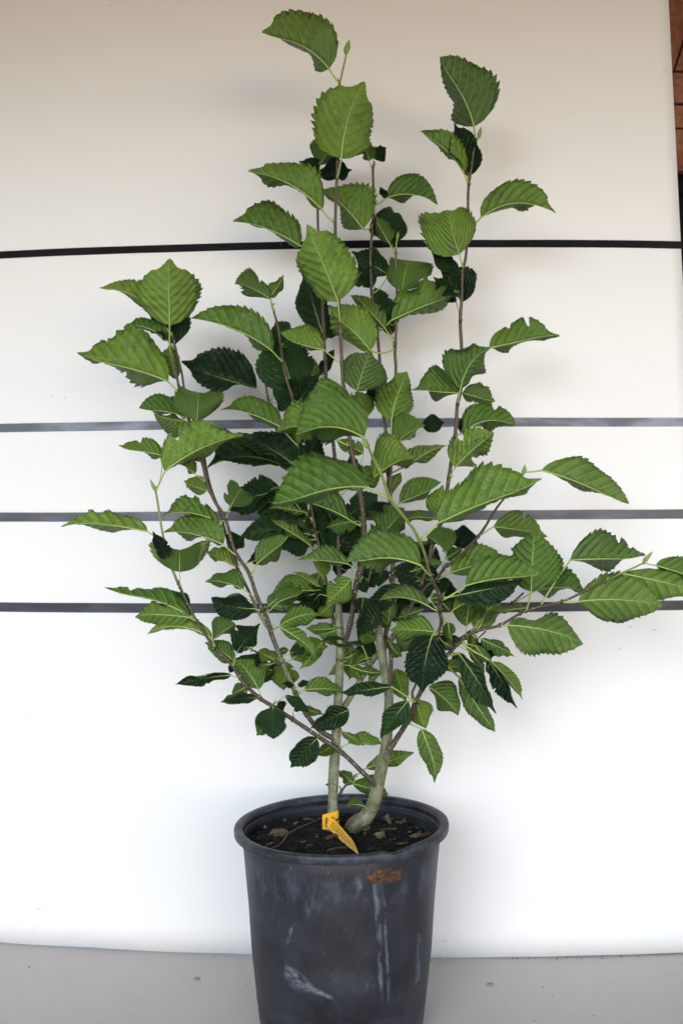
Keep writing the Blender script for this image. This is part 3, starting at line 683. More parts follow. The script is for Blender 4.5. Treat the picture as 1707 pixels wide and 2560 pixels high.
def make_leaf(node, base, tip, wl, wr, bow, side, node_r, rnd, spot, parent, org, bend):
    """node/base/tip Vectors, widths in metres (as seen), bow metres, side 'u' or 't'"""
    V = ((base + tip) / 2 - Vector((0, CAM_Y, CAM_Z))).normalized()
    ch = tip - base; L = ch.length
    Tm = ch.normalized(); Lm = Tm.cross(V).normalized(); Bm = Lm.cross(Tm).normalized()
    s = -1 if side == 't' else 1
    notch = 0.6 if side == 'v' else 0.0
    ctrl = (base + tip) / 2 + Lm * bow * 2 - Bm * s * L * bend
    wl *= 1.10; wr *= 1.10; tip = base + (tip - base) * 1.03
    W = max(abs(wl), abs(wr), 0.20 * L) * 1.10
    tl, tr_ = math.acos(max(-1, min(1, wl / W))), math.acos(max(-1, min(1, wr / W)))
    shp = (rnd.uniform(.40, .55), rnd.uniform(1.8, 2.7), rnd.uniform(1.45, 2.1), rnd.random() < .65)
    ph, ph2, ph3 = (rnd.random() * 6.28 for _ in range(3))
    amp = rnd.uniform(0.7, 1.35)
    tam = [(rnd.uniform(.35, 1.35), rnd.uniform(.35, 1.35)) for _ in range(15)]
    bites = []
    if rnd.random() < 0.5:
        for _ in range(rnd.choice((1, 1, 2, 3))): bites.append((rnd.uniform(.2, .93), rnd.choice((-1, 1)), rnd.uniform(.12, .5), rnd.uniform(.015, .06)))
    if L > 0.068 and min(wl, wr) > 0.03:
        bites = [(q[0], q[1], q[2] * .25, q[3]) for q in bites]
    calm = 0.5 if L > 0.068 and min(wl, wr) > 0.03 else 1.0
    curl = {1: rnd.uniform(-0.55, 0.6) * calm, -1: rnd.uniform(-0.55, 0.6) * calm}; wa = rnd.uniform(0.012, 0.05) * calm
    asym = {1: rnd.uniform(.93, 1.06), -1: rnd.uniform(.93, 1.06)}
    fv = rnd.uniform(-.5, .5); lob = rnd.uniform(.02, .09) * (0.45 if L > 0.068 and min(wl, wr) > 0.03 else 1); lf = rnd.uniform(5, 11)
    hook, hook2 = rnd.uniform(-1.0, 1.0) * calm, rnd.uniform(-.8, .8) * calm
    flip = (rnd.choice((1, -1)), rnd.uniform(.45, .9), rnd.uniform(1.4, 2.6)) if rnd.random() < (0.0 if calm < 1 else .24) else None
    twist = rnd.uniform(-0.35, 0.35) * calm
    grid = []; uvs = []
    for iu, u in enumerate(US):
        B = base * (1 - u) ** 2 + ctrl * 2 * u * (1 - u) + tip * u * u
        T = ((ctrl - base) * (1 - u) + (tip - ctrl) * u)
        T = T.normalized() if T.length > 1e-9 else Tm
        if u > .65: B = B + (Bm * hook + Lm * hook2) * (L * (u - .65) ** 2)
        Lv = T.cross(V).normalized(); Bv = Lv.cross(T).normalized()
        ca, sa = math.cos(twist * (u - .3)), math.sin(twist * (u - .3))
        Lv, Bv = Lv * ca + Bv * sa, Bv * ca - Lv * sa
        f0 = fwidth(u, shp)
        row = [None] * 9; uvr = [None] * 9
        row[4] = B; uvr[4] = (u, 0.5)
        for sd in (1, -1):
            th = (tl if sd > 0 else tr_) * (1 + fv * (u - .45))
            cur = B; ph_ = 0.0
            for kk in (1, 2, 3, 4):
                av = VS[4 + kk]; idx = 4 + kk * sd
                f = f0 * asym[sd] * (1 + lob * math.sin(u * lf + ph3 + sd))
                if kk == 4: f *= 1 + (TOOTH[iu % 4] - 1) * amp * tam[(iu // 4) % 15][0 if sd > 0 else 1] + 0.02 * rnd.uniform(-1, 1)
                for (bu, bs, ba, bw_) in bites:
                    if bs == sd and av > 0.3: f *= 1 - ba * math.exp(-((u - bu) / bw_) ** 4) * (av - .2) / .8
                h = max(W * f * av, ph_)
                a = th + curl[sd] * (av - .45) + wa * 9 * av * math.sin(u * 8 + ph + sd)
                if flip and flip[0] == sd and av > .6: a += -flip[2] * math.exp(-((u - flip[1]) / .17) ** 2) * (1 if kk == 4 else .4)
                cur = cur + (Lv * (sd * math.cos(a)) + Bv * (s * math.sin(a))) * (h - ph_)
                ph_ = h
                q = h / L
                c = (u - 0.62 * q - 0.7 * q * q) * 7.5 + 0.2 * sd
                quilt = -(0.5 + 0.5 * math.cos(2 * math.pi * c))
                env = math.sin(math.pi * av) * 0.7 + 0.3 * av
                nn = Bv * math.cos(a) - Lv * (sd * math.sin(a)) * s
                pt = cur + nn * ((0.027 if s > 0 else 0.034) * L * quilt * env * s * math.sin(math.pi * min(u * 1.1, 1)) + 0.012 * L * av * math.sin(u * 17 + ph2 + 2 * sd))
                if kk == 4 and TOOTH[iu % 4] > 1.02: pt = pt + T * (0.012 * L)
                if notch: pt = pt + T * (notch * h * min(1.0, u * 2.2))
                lim = wall_y(pt.x) - 0.004
                if pt.y > lim - 0.012: pt = Vector((pt.x, lim - 0.012 * math.exp(-(pt.y - lim + 0.012) / 0.012), pt.z))
                row[idx] = pt; uvr[idx] = (u, 0.5 + sd * q)
        grid.append(row); uvs.append(uvr)
    nu, nv = len(US), len(VS)
    verts, faces, mi = [], [], []
    h = 0.00014
    nrm = []
    for i in range(nu):
        for j in range(nv):
            du = grid[min(i + 1, nu - 1)][j] - grid[max(i - 1, 0)][j]
            dv = grid[i][min(j + 1, nv - 1)] - grid[i][max(j - 1, 0)]
            if dv.length < 1e-7: dv = Lm
            n = dv.cross(du) * s
            nrm.append(n.normalized() if n.length > 1e-12 else Bm * s)
    for sgn in (1, -1):
        for i in range(nu):
            for j in range(nv): verts.append(grid[i][j] + nrm[i * nv + j] * h * sgn)
    A = nu * nv; uvl = []
    flat = [uvs[i][j] for i in range(nu) for j in range(nv)]
    def addf(ids, m, ):
        faces.append(ids); mi.append(m); uvl.extend([flat[k % A] for k in ids])
    for i in range(nu - 1):
        for j in range(nv - 1):
            a = i * nv + j; q4 = (a, a + 1, a + nv + 1, a + nv)
            for tri in ((q4[0], q4[1], q4[2]), (q4[0], q4[2], q4[3])):
                r3 = tuple(reversed(tri))
                addf(tri if s > 0 else r3, 0); addf(tuple(A + k for k in (r3 if s > 0 else tri)), 1)
    for i in range(nu - 1):
        for j in (0, nv - 1):
            a = i * nv + j; q4 = (a, a + nv, A + a + nv, A + a)
            addf(q4 if (j == 0) == (s > 0) else tuple(reversed(q4)), 1)
    # petiole + midrib (proud of the underside)
    tb = Tube()
    und = -Bm * s
    sagd = Vector((0, 0, -1))
    dist = (base - node).length
    pm = (node + base) / 2 + sagd * dist * 0.10 + (base - ctrl).normalized() * dist * 0.12
    pts, rad = [], []
    pr = min(0.0011, max(0.0006, L * 0.014))
    for k in range(7):
        t = k / 7
        pts.append(node * (1 - t) ** 2 + pm * 2 * t * (1 - t) + base * t * t); rad.append(pr * (1.15 - 0.2 * t))
    for k in range(0, nu - 1, 4):
        u = US[k]
        pts.append(grid[k][4] - nrm[k * nv + 4] * (h + 0.0002)); rad.append(pr * (0.95 * (1 - u) + 0.12))
    tb.add(pts, rad, [0] * len(pts), 6)
    off = len(verts); verts += tb.v
    for f in tb.f:
        faces.append(tuple(off + k for k in f)); mi.append(2); uvl.extend([(0, 0)] * len(f))
    me = mesh('leaf', local(verts, org), faces)
    uvlay = me.uv_layers.new(name='UVMap')
    uvlay.data.foreach_set('uv', [c for p in uvl for c in p])
    o = link('leaf', me, parent, [M['ltop'], M['lspot'] if spot else M['lund'], M['pet']])
    me.polygons.foreach_set('material_index', mi)
    return o

# branch zone node(x,y | - -) base tip  wL wR bow side depth_offset_cm [tip_depth_cm] [* = specked]
LEAVES = """
B0 A 1015 720 950 600 365 345 50 280 -85 u 0
B0 A 1040 1560 1055 1380 1245 730 275 235 40 u -1.2
B1 A - - 872 1440 1010 1170 150 110 0 u 0
B1 A - - 900 1540 1120 1480 95 60 0 t 1
B1 A - - 880 1530 712 1412 50 70 0 t 1
B0 A 980 1960 890 1830 275 1505 20 190 -65 u 0
B2 A 1330 1960 1245 1995 905 1650 75 230 -20 u -2
B1 A 850 2060 700 2145 128 1928 25 190 -40 u -1
B2 A 1320 1490 1300 1400 1245 1215 45 70 0 u 0
B2 A 1335 1440 1345 1375 1435 1290 55 60 0 t 1
B3 B 100 1670 70 1590 -45 1395 45 85 0 u 0
B3 B 110 1660 90 1585 70 1350 100 95 0 t 2
B4 B 740 800 735 680 435 180 125 235 -45 u -1
B4 B 685 1130 655 1040 308 735 12 130 -40 u 0
B4 B 685 1130 680 1045 560 710 45 115 -15 t 1.5
B4 B 720 1480 790 1390 1348 1355 160 18 90 u 0 2
B4 B 640 1800 620 1680 535 1340 215 175 10 v -1
B2 A 1350 1800 1455 1720 1880 1760 150 30 45 u 1
B2 A 1350 1800 1450 1725 1385 1635 25 35 0 t 0
B4 E 770 620 780 475 640 250 50 150 -20 t 2
B4 E 770 620 740 470 600 300 60 40 0 t 2.5
B4 E 790 240 745 270 565 115 40 65 -10 t 1.5
B5 C 855 840 860 670 842 165 240 235 -4 u -1
B5b C 880 750 730 535 318 388 18 100 -45 u 0
B5b C 880 860 840 790 512 668 22 75 -40 u 0
B5b C 890 860 890 805 735 605 60 140 -20 t 2
B5 C 905 1190 850 1110 150 940 28 290 -30 u -1
B5b C 950 1200 915 1090 850 820 80 75 10 u 1
B7b C 1623 1247 1545 1165 968 985 60 210 5 t 0
B5 C 1060 1500 1075 1415 1088 1205 185 170 0 v -1.5
B5 C 1000 1400 985 1395 640 1355 15 120 -35 u 1
B5 C 1030 1460 1000 1420 742 1370 125 25 10 u .5
B6 F 765 405 825 245 1415 -28 200 60 45 u -1 1
B6 F 770 400 800 120 462 75 10 95 -10 u 1
B5 C 1040 1490 1050 1425 1155 1520 45 45 0 u 1
B5 F 1130 340 1060 265 918 180 12 85 -10 u 0
B5 F 1120 200 1100 170 1055 75 35 35 0 u .5
B5 F 1160 405 1150 400 972 340 60 85 -5 u .5
B7 D 460 790 440 690 150 545 60 120 -15 v -.5
B7 D 455 760 435 680 562 495 60 50 5 u -.2
B0 D 1040 880 1025 710 750 72 210 258 -12 u -1.2
B7 D 540 1240 455 1140 -222 863 18 180 -50 u -1
B7 D 640 1560 625 1450 510 1050 200 175 0 t 2
B0 D 1030 1280 905 1130 528 1010 12 165 15 u 0
B1 D 900 760 905 1010 755 505 110 95 10 t 2.4
B1 D 900 1000 930 1010 1010 930 40 40 0 t 2
B3 D 1540 1110 1310 1140 925 790 115 205 -25 u -3
B0 D 1100 1530 1190 1490 1305 1150 200 205 5 u -1 *
B0 D 1090 1520 1070 1512 818 1562 30 125 -30 u .5
B7 G 680 400 520 230 30 60 12 150 -22 u -1
B0 G 1120 420 935 290 515 252 40 205 -40 u -.5
B8 G 1290 400 1255 330 700 290 30 305 -75 u 0 -21
B3 E 245 1600 245 1410 372 1050 150 125 20 u -.5
B1 D 900 1440 825 1430 755 1165 55 65 0 u .8
B7b D 420 1570 690 1595 468 1440 120 150 0 t -1
B1 D 920 1300 880 1340 985 1150 45 40 0 t 2
B7b G 640 650 530 565 -94 584 40 175 -80 t 0
B7 G 700 640 685 605 205 345 70 185 -40 t .5
B7 G 735 640 720 640 840 300 75 115 0 t 2
B7b G 640 690 530 780 95 870 110 150 10 t 0
B5 F 1300 610 1340 520 1420 385 115 115 5 v -1
B7 F - - 1530 500 1340 540 40 60 0 t 1
B8 G 1460 850 1290 760 475 965 60 330 -65 u 0 -20 
B0 G 1210 1110 1120 1040 688 880 22 135 -25 u -.3 *
B7 G 820 1120 770 985 436 930 38 45 -5 u 0
B7 G 800 1060 625 865 452 765 50 50 0 u 0
B7 G 830 1190 800 1175 200 1140 70 150 -20 t .5
B7 G 760 900 740 1000 560 900 60 90 0 t 1.5
B7 G 850 1350 790 1270 440 1058 12 62 -12 u -.5
B5 G 270 1530 320 1430 605 1215 125 70 10 u -.8 *
B5b G - - 505 1300 262 1392 60 50 0 t 2
B1 G 1025 1300 1025 1285 1185 1055 100 105 0 t 1
B1 G 1020 1300 1005 1290 925 1055 75 75 0 t 1.5
B1 G 1030 1060 1110 1010 1340 845 90 85 0 t 1.5
B1 G 1030 1290 980 1340 900 1130 60 60 0 t 2
B0 G 1270 1330 1370 1240 1605 960 205 115 10 u 1 *
B2 G 1480 900 1500 930 1282 940 30 45 0 t -1
B8 H 470 1510 395 1425 -302 1446 22 300 -85 u -5.5 -14
B2 E 220 1700 110 1860 402 1695 205 45 20 u -3
B0 G 1150 600 1250 460 1015 350 60 65 0 u 1.5
B2 E 170 1130 60 1380 -30 1180 80 80 0 u 0
B3 E 300 480 330 395 375 165 165 190 5 v -.5
B2 E 180 710 245 630 772 430 195 65 15 u -1.5
B3 E 250 820 195 690 -45 420 55 85 0 u 0
B3 E 260 840 240 720 125 410 60 85 0 t 2.5
B2 D 1320 640 1440 460 1175 300 90 105 0 t .8
B4 E 800 960 1010 845 1528 725 160 22 -5 u 0
B4 E 770 1290 785 1165 992 845 190 115 40 u -1
B4 E 790 1280 790 1195 422 1162 12 195 10 u 1 
B4 E 790 1280 800 1200 1045 1275 105 55 5 u 1
B4 E 765 1530 812 1500 1207 1460 150 40 65 u 0
B4 E 765 1530 790 1500 830 1390 35 45 0 t 1.5
B4 E 690 1880 742 1785 1042 1530 190 75 18 u -1 *
B2 E 240 1840 335 1785 660 1605 85 32 10 u -.5
B2 E 240 1840 330 1770 470 1620 60 30 0 t .5
B3 E 250 1660 295 1580 492 1450 150 42 10 u -.5 *
B3 E 250 1660 485 1455 652 1425 55 75 5 t 0
B2 H 100 850 188 812 595 645 155 42 0 u 0
B4 H 580 1010 560 960 605 645 115 100 5 u -.6 *
B8 H 450 1150 570 1010 1565 635 330 42 25 u 0 -14
B9a H 660 1420 640 1300 445 1135 22 195 -20 u -.5 *
B9a H 550 1580 690 1495 1235 1375 175 75 15 u 0 *
B9a H 520 1370 640 1362 805 1255 60 60 0 u 1
B8 H 630 1760 830 1625 1581 1544 215 12 35 u 0 -9
B9a H 700 1700 770 1715 1335 1600 65 110 0 t 2
B9a H 560 1570 545 1580 155 1500 125 130 0 t 1.5
B9a H 560 1570 590 1600 690 1700 60 50 0 t 2
B8 H 545 1880 480 1830 15 1755 12 125 -50 u .5 *
B8 O 800 1230 755 1200 130 1165 140 205 -8 u -.6
B8 O 800 1230 720 1262 565 2085 315 290 -28 t -1.2
B8 O 900 1060 1050 865 1420 690 150 25 15 u .5
B9b Q 500 690 510 520 565 90 195 100 0 u 0 *
B9b Q 690 590 748 450 800 310 120 190 0 v 0
B9b Q 1215 180 1405 240 935 300 32 72 -5 u 2
B9b I 5 1603 60 1590 688 1725 140 215 28 u -.6
B9b I 530 1405 670 1385 1365 1418 212 190 30 u -.5
B9b I 230 1455 262 1300 285 798 225 225 0 u -1
B9c I 105 1400 300 1290 722 1282 155 42 22 u .4
B9b I 330 1440 600 1030 1220 1032 218 52 12 u .5
B9b I 905 1205 1035 1145 1725 1310 110 150 10 u 0
B9b I 1235 1060 1330 1075 1760 1230 125 42 10 u 0
B9a I 220 285 355 260 1068 566 198 28 28 u 0
B9a H 970 1150 1110 1045 1620 1120 185 95 5 u 0
B6 F 810 780 690 720 38 652 18 105 -22 u 0
B6 F 940 1140 940 1035 938 870 195 215 0 v -1
B6 F 930 1130 850 930 735 720 60 40 0 t -.5
B5 F 1300 640 1240 640 818 575 12 115 -35 u 1 *
B5 F 1360 900 1280 820 832 715 16 165 -28 u -.5 *
B5b F 1400 1000 1385 1000 1142 890 22 92 -15 u .5
B5 F 1530 1240 1440 1170 1152 1102 22 112 -18 u 0
B5b F 1500 1270 1440 1230 1305 1318 40 55 -15 u .5
B5b F 1310 820 1330 845 1442 782 85 40 0 t .8
B6 F 1060 1415 1030 1390 362 1225 12 78 -60 u 0
B6 F 1060 1415 1000 1320 830 1200 40 60 0 t 1
B6 F 1060 1415 1010 1390 598 1370 95 115 -10 u -.6
B6 F 1205 1640 1190 1555 698 1512 12 85 -70 u 0
B6 F 1205 1640 1200 1570 1372 1450 115 45 10 u -.4
B6 F 1360 1750 1370 1735 1162 1575 75 80 0 u .8
B6 J 600 500 600 410 792 210 125 70 10 t -.6
B6 J 620 635 560 590 132 662 45 35 -12 t 0
B6 J 785 770 775 700 605 465 75 122 -10 u -.4
B6 J 690 680 680 680 558 745 50 55 0 u .6
B6 J 770 770 760 768 488 800 40 32 -12 t .5
B6 J 690 700 640 730 490 815 40 35 0 u 1
B6 J 580 510 575 500 550 572 26 26 0 t .4
B6 J 885 825 885 840 878 1082 112 128 0 t -1.2
B6 J 900 860 850 960 760 1060 60 70 0 u .5
B6 J 1240 1075 1232 1085 1032 1312 100 85 -8 t -1
B6 J 890 820 985 750 1182 885 25 48 12 t -.6
B6 J 890 830 930 795 972 862 38 38 0 t .5
B5 J 1160 900 1090 848 1278 900 32 30 5 u .5
B6 J 1040 920 1050 860 1100 850 15 20 0 t 0
B5 J 960 480 992 488 970 702 95 98 0 u 1.5
B10 J 930 490 930 480 768 408 42 62 0 u .3
B10 J 930 480 930 418 1012 388 28 28 5 u .5
B10 J 900 490 882 500 758 522 26 22 0 u .3
B10 J 720 385 700 385 645 348 32 32 0 u 0
B5 J 1060 720 1050 680 958 655 16 26 0 t -.4
B5 J 1060 720 1080 672 1158 635 22 24 0 t -.4
B5 J 1085 750 1130 705 1425 708 78 38 10 u -.3
B8 K 530 770 405 680 -5 742 40 62 -5 t -1.6
T1 J 1440 830 1480 860 1192 990 92 60 0 t -1.6
T1 K 40 1150 60 1130 328 1150 85 12 15 u 1
T1 K -10 1030 10 1030 182 1140 22 34 5 u 1
B6 J 1440 1185 1400 1130 1238 1218 52 42 -10 u 1.2
B11 K 110 1390 205 1318 568 1208 72 52 0 u 1
B11 K 60 1450 100 1440 372 1512 82 62 0 u .5
B11 K 110 1400 110 1440 -5 1335 50 42 0 u 0
B11 L 770 200 740 160 660 160 12 14 0 t 0
T2 K 215 1625 185 1615 53 1612 6 46 -10 u -1.2
B8 K 555 985 635 1010 767 1408 82 76 10 u 0
B8 K 545 880 590 780 655 1002 102 62 0 u .8
B8 K 525 770 530 790 318 1072 92 82 -5 t -1
T2 K 400 700 430 540 505 792 75 65 0 u 2.5
B9b K 690 650 695 680 922 892 132 72 15 u 0
B9b K 850 520 930 610 1198 1025 75 75 0 u 0
B9b K 850 520 960 620 1140 900 60 90 10 u 1
B9b K 870 480 930 420 1215 868 62 95 10 t -1
B9b K 960 350 1160 465 1388 825 22 88 0 t -.6
B9b K 960 350 1185 485 1424 768 65 30 10 u .4
B9b K 960 350 1060 360 1175 510 42 32 0 u 0
B9c Q 560 640 645 640 560 935 85 85 0 u .8
B9b Q 500 900 570 900 800 1180 70 60 0 u 1.5
B0 M 930 290 835 285 438 642 175 195 20 u -1
B1 M 650 650 565 640 328 852 115 95 0 u .5
B1 N 1200 1200 960 1115 592 1492 60 110 10 t .5
B7 N 900 1080 870 1062 262 1062 42 230 0 u -1.4 *
B5 N 180 1410 330 1240 705 1128 175 62 20 u -.6 *
B7 N 980 1010 955 1000 575 785 42 65 0 u -1.6 *
B7 N 980 1010 820 1130 400 1200 50 70 0 t -1
B0 N 1520 760 1390 660 665 588 30 185 -12 u -.3 *
B7 N 1030 900 1020 880 855 640 20 200 0 u -1.8 *
B5 N 240 1690 360 1610 908 2015 125 62 20 u -.4
T1 N 1180 1640 1150 1640 765 1662 62 98 0 u .2 *
T1 M 590 1040 425 1195 78 1642 105 70 0 u .6 *
T1 M 1000 1500 1000 1300 355 1180 52 62 -5 t -1.6
B0 M 1000 520 1010 560 880 1165 300 85 20 t -.6
B15 M 1100 290 1010 330 1405 205 70 105 0 t .8
B0 M 960 300 960 320 1065 492 92 92 0 t -.4
B2 M 1500 330 1560 380 1115 762 125 155 0 t -1.6
T1 M 760 1500 905 1390 500 1722 100 90 0 u 2.6 *
T1 M 760 1500 820 1340 825 1792 130 135 0 u 2.8
B4 M 1100 1500 850 1595 985 1822 65 92 0 u -.5
B4 M 1150 1440 1115 1470 895 1562 20 82 -10 u -.6
B4 M 1120 1650 1250 1700 1085 1832 42 62 0 u -.6
T2 M 1210 1150 1175 1120 1035 1020 40 40 0 u 1
B2 H 80 760 70 735 195 515 62 52 0 u .4
B7 G 760 1230 560 1190 330 1280 60 70 0 t 1.2
B1 G 1020 1450 1100 1480 1000 1420 60 70 0 t 1.8
B4 O 380 920 600 860 180 1010 60 110 0 u 0
B8 O 860 1240 905 1370 1040 1440 60 60 0 u 2
B8 O 800 1230 560 1260 270 1400 50 60 0 u 1.2
B8 O 850 1060 960 1060 1000 1330 80 90 0 u 2
B8 O 870 720 890 780 1000 900 90 70 0 u 2 *
B2 O 50 700 250 600 380 430 60 50 0 u 1
B8 O 760 900 700 700 860 680 70 70 0 u 1.5
B1 M - - 700 560 900 780 130 120 0 t 1.2
B2 M - - 1400 700 1150 560 150 150 0 t 1.5
B2 M - - 1480 640 1568 900 120 110 0 t 1.5
B1 N - - 1150 1200 900 1020 120 110 0 t 1.2
B7 G - - 820 1180 480 1230 110 90 0 t 1.6
B7 G - - 850 1250 960 1090 100 90 0 t 1.6
B1 G - - 1010 1330 1130 1450 90 90 0 t 1.4
B7 D - - 600 1080 480 900 70 80 0 t 1.6
B2 D - - 1330 560 1180 430 80 90 0 t 1.2
B3 D - - 1480 900 1380 700 80 90 0 t 1.2
B2 D - - 1400 1560 1320 1420 70 70 0 t 1.2
B2 A - - 1345 1900 1480 2000 110 100 0 t 1.2
B7 D - - 700 1560 830 1360 90 90 0 t 1.6
B4 O - - 150 980 480 830 110 100 0 u 1
B4 O - - 700 600 420 520 120 120 0 t 1.5
B9a O - - 820 560 960 420 110 90 0 t 1.5
"""
root = empty('alder_sapling', P(855, 2075, 0.043))
tag(root, 'young multi-stemmed alder sapling with toothed green leaves rooted in the black pot', 'sapling')
ORG = root.location.copy()
tubes = {n: Tube() for n in BR}
for nm, cv in curves.items():
    pts = [c[2] for c in cv]; rad = [c[3] for c in cv]; tn = [c[4] for c in cv]
    rr = random.Random(hash_ := sum(map(ord, nm)))
    rad = [r * (1 + (0.11 if nm[0] == 'T' else 0.07) * mnoise.noise((p.x * 60, p.z * 60, hash_))) for r, p in zip(rad, pts)]
    seg = 14 if nm[0] == 'T' else 9
    tubes[nm].add(pts, rad, tn, seg)
objs = {}
leafdata = []
for ln in LEAVES.strip().splitlines():
    t = ln.split(); spot = False
    if t[-1] == '*': spot = True; t = t[:-1]
    br, z = t[0], t[1]; s = ZONES[z][2]
    bx, by = zpx(z, float(t[4]), float(t[5])); tx, ty = zpx(z, float(t[6]), float(t[7]))
    nx, ny = (bx, by) if t[2] == '-' else zpx(z, float(t[2]), float(t[3]))
    wl, wr, bow = float(t[8]) / s, float(t[9]) / s, float(t[10]) / s
    leafdata.append((br, nx, ny, bx, by, tx, ty, wl, wr, bow, t[11], float(t[12]) / 100, float(t[13]) / 100 if len(t) > 13 else None, spot))
# the crowded middle of the crown: short leaves close to the inner stems
ri = random.Random(77)
inner = [(n, c) for n in ('B0', 'B1', 'B2', 'B3', 'B4', 'B7', 'B5', 'B9a', 'B9b', 'B8') for c in curves[n]
         if 640 < c[0] < 1180 and 1230 < c[1] < 1700 and c[2].y > -0.03]
for k in range(44):
    n, c = inner[ri.randrange(len(inner))]
    a = ri.uniform(0, 6.283); st = ri.uniform(14, 34); ln_ = ri.uniform(62, 112)
    dx, dy = math.cos(a), math.sin(a) * .8 - .15
    bx, by = c[0] + dx * st, c[1] + dy * st
    wv_ = ln_ * ri.uniform(.34, .46)
    leafdata.append((n, c[0], c[1], bx, by, bx + dx * ln_, by + dy * ln_, wv_ * ri.uniform(.25, 1), wv_ * ri.uniform(.25, 1), ri.uniform(-.1, .1) * ln_,
                     't' if ri.random() < .36 else 'u', ri.uniform(.002, .03), None, ri.random() < .4))
def near(nm, x, y):
    best = min(curves[nm], key=lambda c: (c[0] - x) ** 2 + (c[1] - y) ** 2)
    return math.hypot(best[0] - x, best[1] - y), best
jobs = []
for k, (br, nx, ny, bx, by, tx, ty, wl, wr, bow, side, d, td, spot) in enumerate(leafdata):
    dist, c = near(br, nx, ny)
    if dist > 50:
        alt = min(((near(n, nx, ny), n) for n in curves), key=lambda q: q[0][0])
        if alt[0][0] < dist * 0.6: dist, c = alt[0]; br = alt[1]
    node = c[2]; y0 = node.y + d
    if side == 't' and d >= 0.008:      # broad old leaves at the back of the crown
        mx_, my_ = (bx + tx) / 2, (by + ty) / 2
        bx, by, tx, ty = mx_ + (bx - mx_) * 1.16, my_ + (by - my_) * 1.16, mx_ + (tx - mx_) * 1.16, my_ + (ty - my_) * 1.16
        wl, wr = wl * 1.22, wr * 1.22
    lpx = math.hypot(tx - bx, ty - by)
    Lm_ = lpx / FPX * (y0 - CAM_Y)
    rnd = random.Random(1000 + k)
    yb = y0 - 0.15 * abs(d) if True else y0
    yt = td if td is not None else y0 + Lm_ * (rnd.uniform(-0.28, 0.02))
    base = P(bx, by, min(yb, wall_y(0.0) - 0.02)); tip = P(tx, ty, min(yt, 0.185))
    k_m = 1 / FPX * (y0 - CAM_Y)
    if dist > 60: node = base + (node - base) * min(1.0, 1.0)
    jobs.append((br, node, base, tip, wl * k_m, wr * k_m, bow * k_m, side, c[3], rnd, spot, c))
    # axillary bud and stipules at the node
    dirn = (base - node)
    if dirn.length > 1e-5:
        g = (dirn.normalized() + Vector((0, -0.25, 0.9))).normalized()
        tubes[br].spindle(node + dirn.normalized() * c[3] * 0.6, g, rnd.uniform(0.005, 0.009), rnd.uniform(0.0009, 0.0015), 1)
        if rnd.random() < 0.6:
            g2 = (Vector((rnd.uniform(-1, 1), -0.5, rnd.uniform(-.2, .6)))).normalized()
            tubes[br].spindle(node, g2, rnd.uniform(0.003, 0.006) + c[3], 0.0008, 1)
        # swollen joint
        tubes[br].add([node - Vector((0, 0, .003)), node, node + Vector((0, 0, .003))], [c[3] * .9, c[3] * 1.22, c[3] * .9], [c[4]] * 3, 8)
for nm in BR:
    nmx = 'trunk' if nm[0] == 'T' else 'branch'
    objs[nm] = tubes[nm].build(nmx, root, [M['bark'], M['bud']], ORG)
for (br, node, base, tip, wl, wr, bow, side, nr, rnd, spot, c) in jobs:
    make_leaf(node, base, tip, wl, wr, bow, side, nr, rnd, spot, objs[br], ORG, rnd.uniform(0.02, 0.16))
# shoot-tip buds
def bud(br, z, x0, y0, x1, y1, d, r):
    a = zpx(z, x0, y0); b = zpx(z, x1, y1)
    A_, B_ = P(*a, d / 100), P(*b, d / 100)
    t = Tube(); dv = B_ - A_
    t.spindle(A_, dv.normalized(), dv.length, r / FPX * (d / 100 - CAM_Y), 0)
    t.spindle(A_, (dv.normalized() + Vector((0.5, -.2, 0))).normalized(), dv.length * .45, r * .4 / FPX, 0)
    t.spindle(A_, (dv.normalized() + Vector((-0.6, -.2, 0.1))).normalized(), dv.length * .4, r * .45 / FPX * 1.3, 0)
    t.build('bud', objs[br], [M['bud']], ORG)
bud('B0', 'A', 1095, 470, 1125, 345, 1.0, 8)
bud('B4', 'B', 772, 770, 790, 680, 4.5, 5.5)
bud('B3', 'B', 133, 1560, 142, 1500, 8, 4)
bud('B6', 'F', 752, 400, 705, 305, -1, 5)
bud('B9a', 'I', 195, 300, 213, 208, 2.5, 5)
bud('B9b', 'I', 1225, 1050, 1305, 955, -2, 5)
bud('B7b', 'D', 375, 1330, 358, 1265, 11.2, 5)
bud('B7', 'D', 440, 680, 415, 630, 7.2, 4)
bud('B8', 'G', 1280, 420, 1240, 330, -18.4, 6)

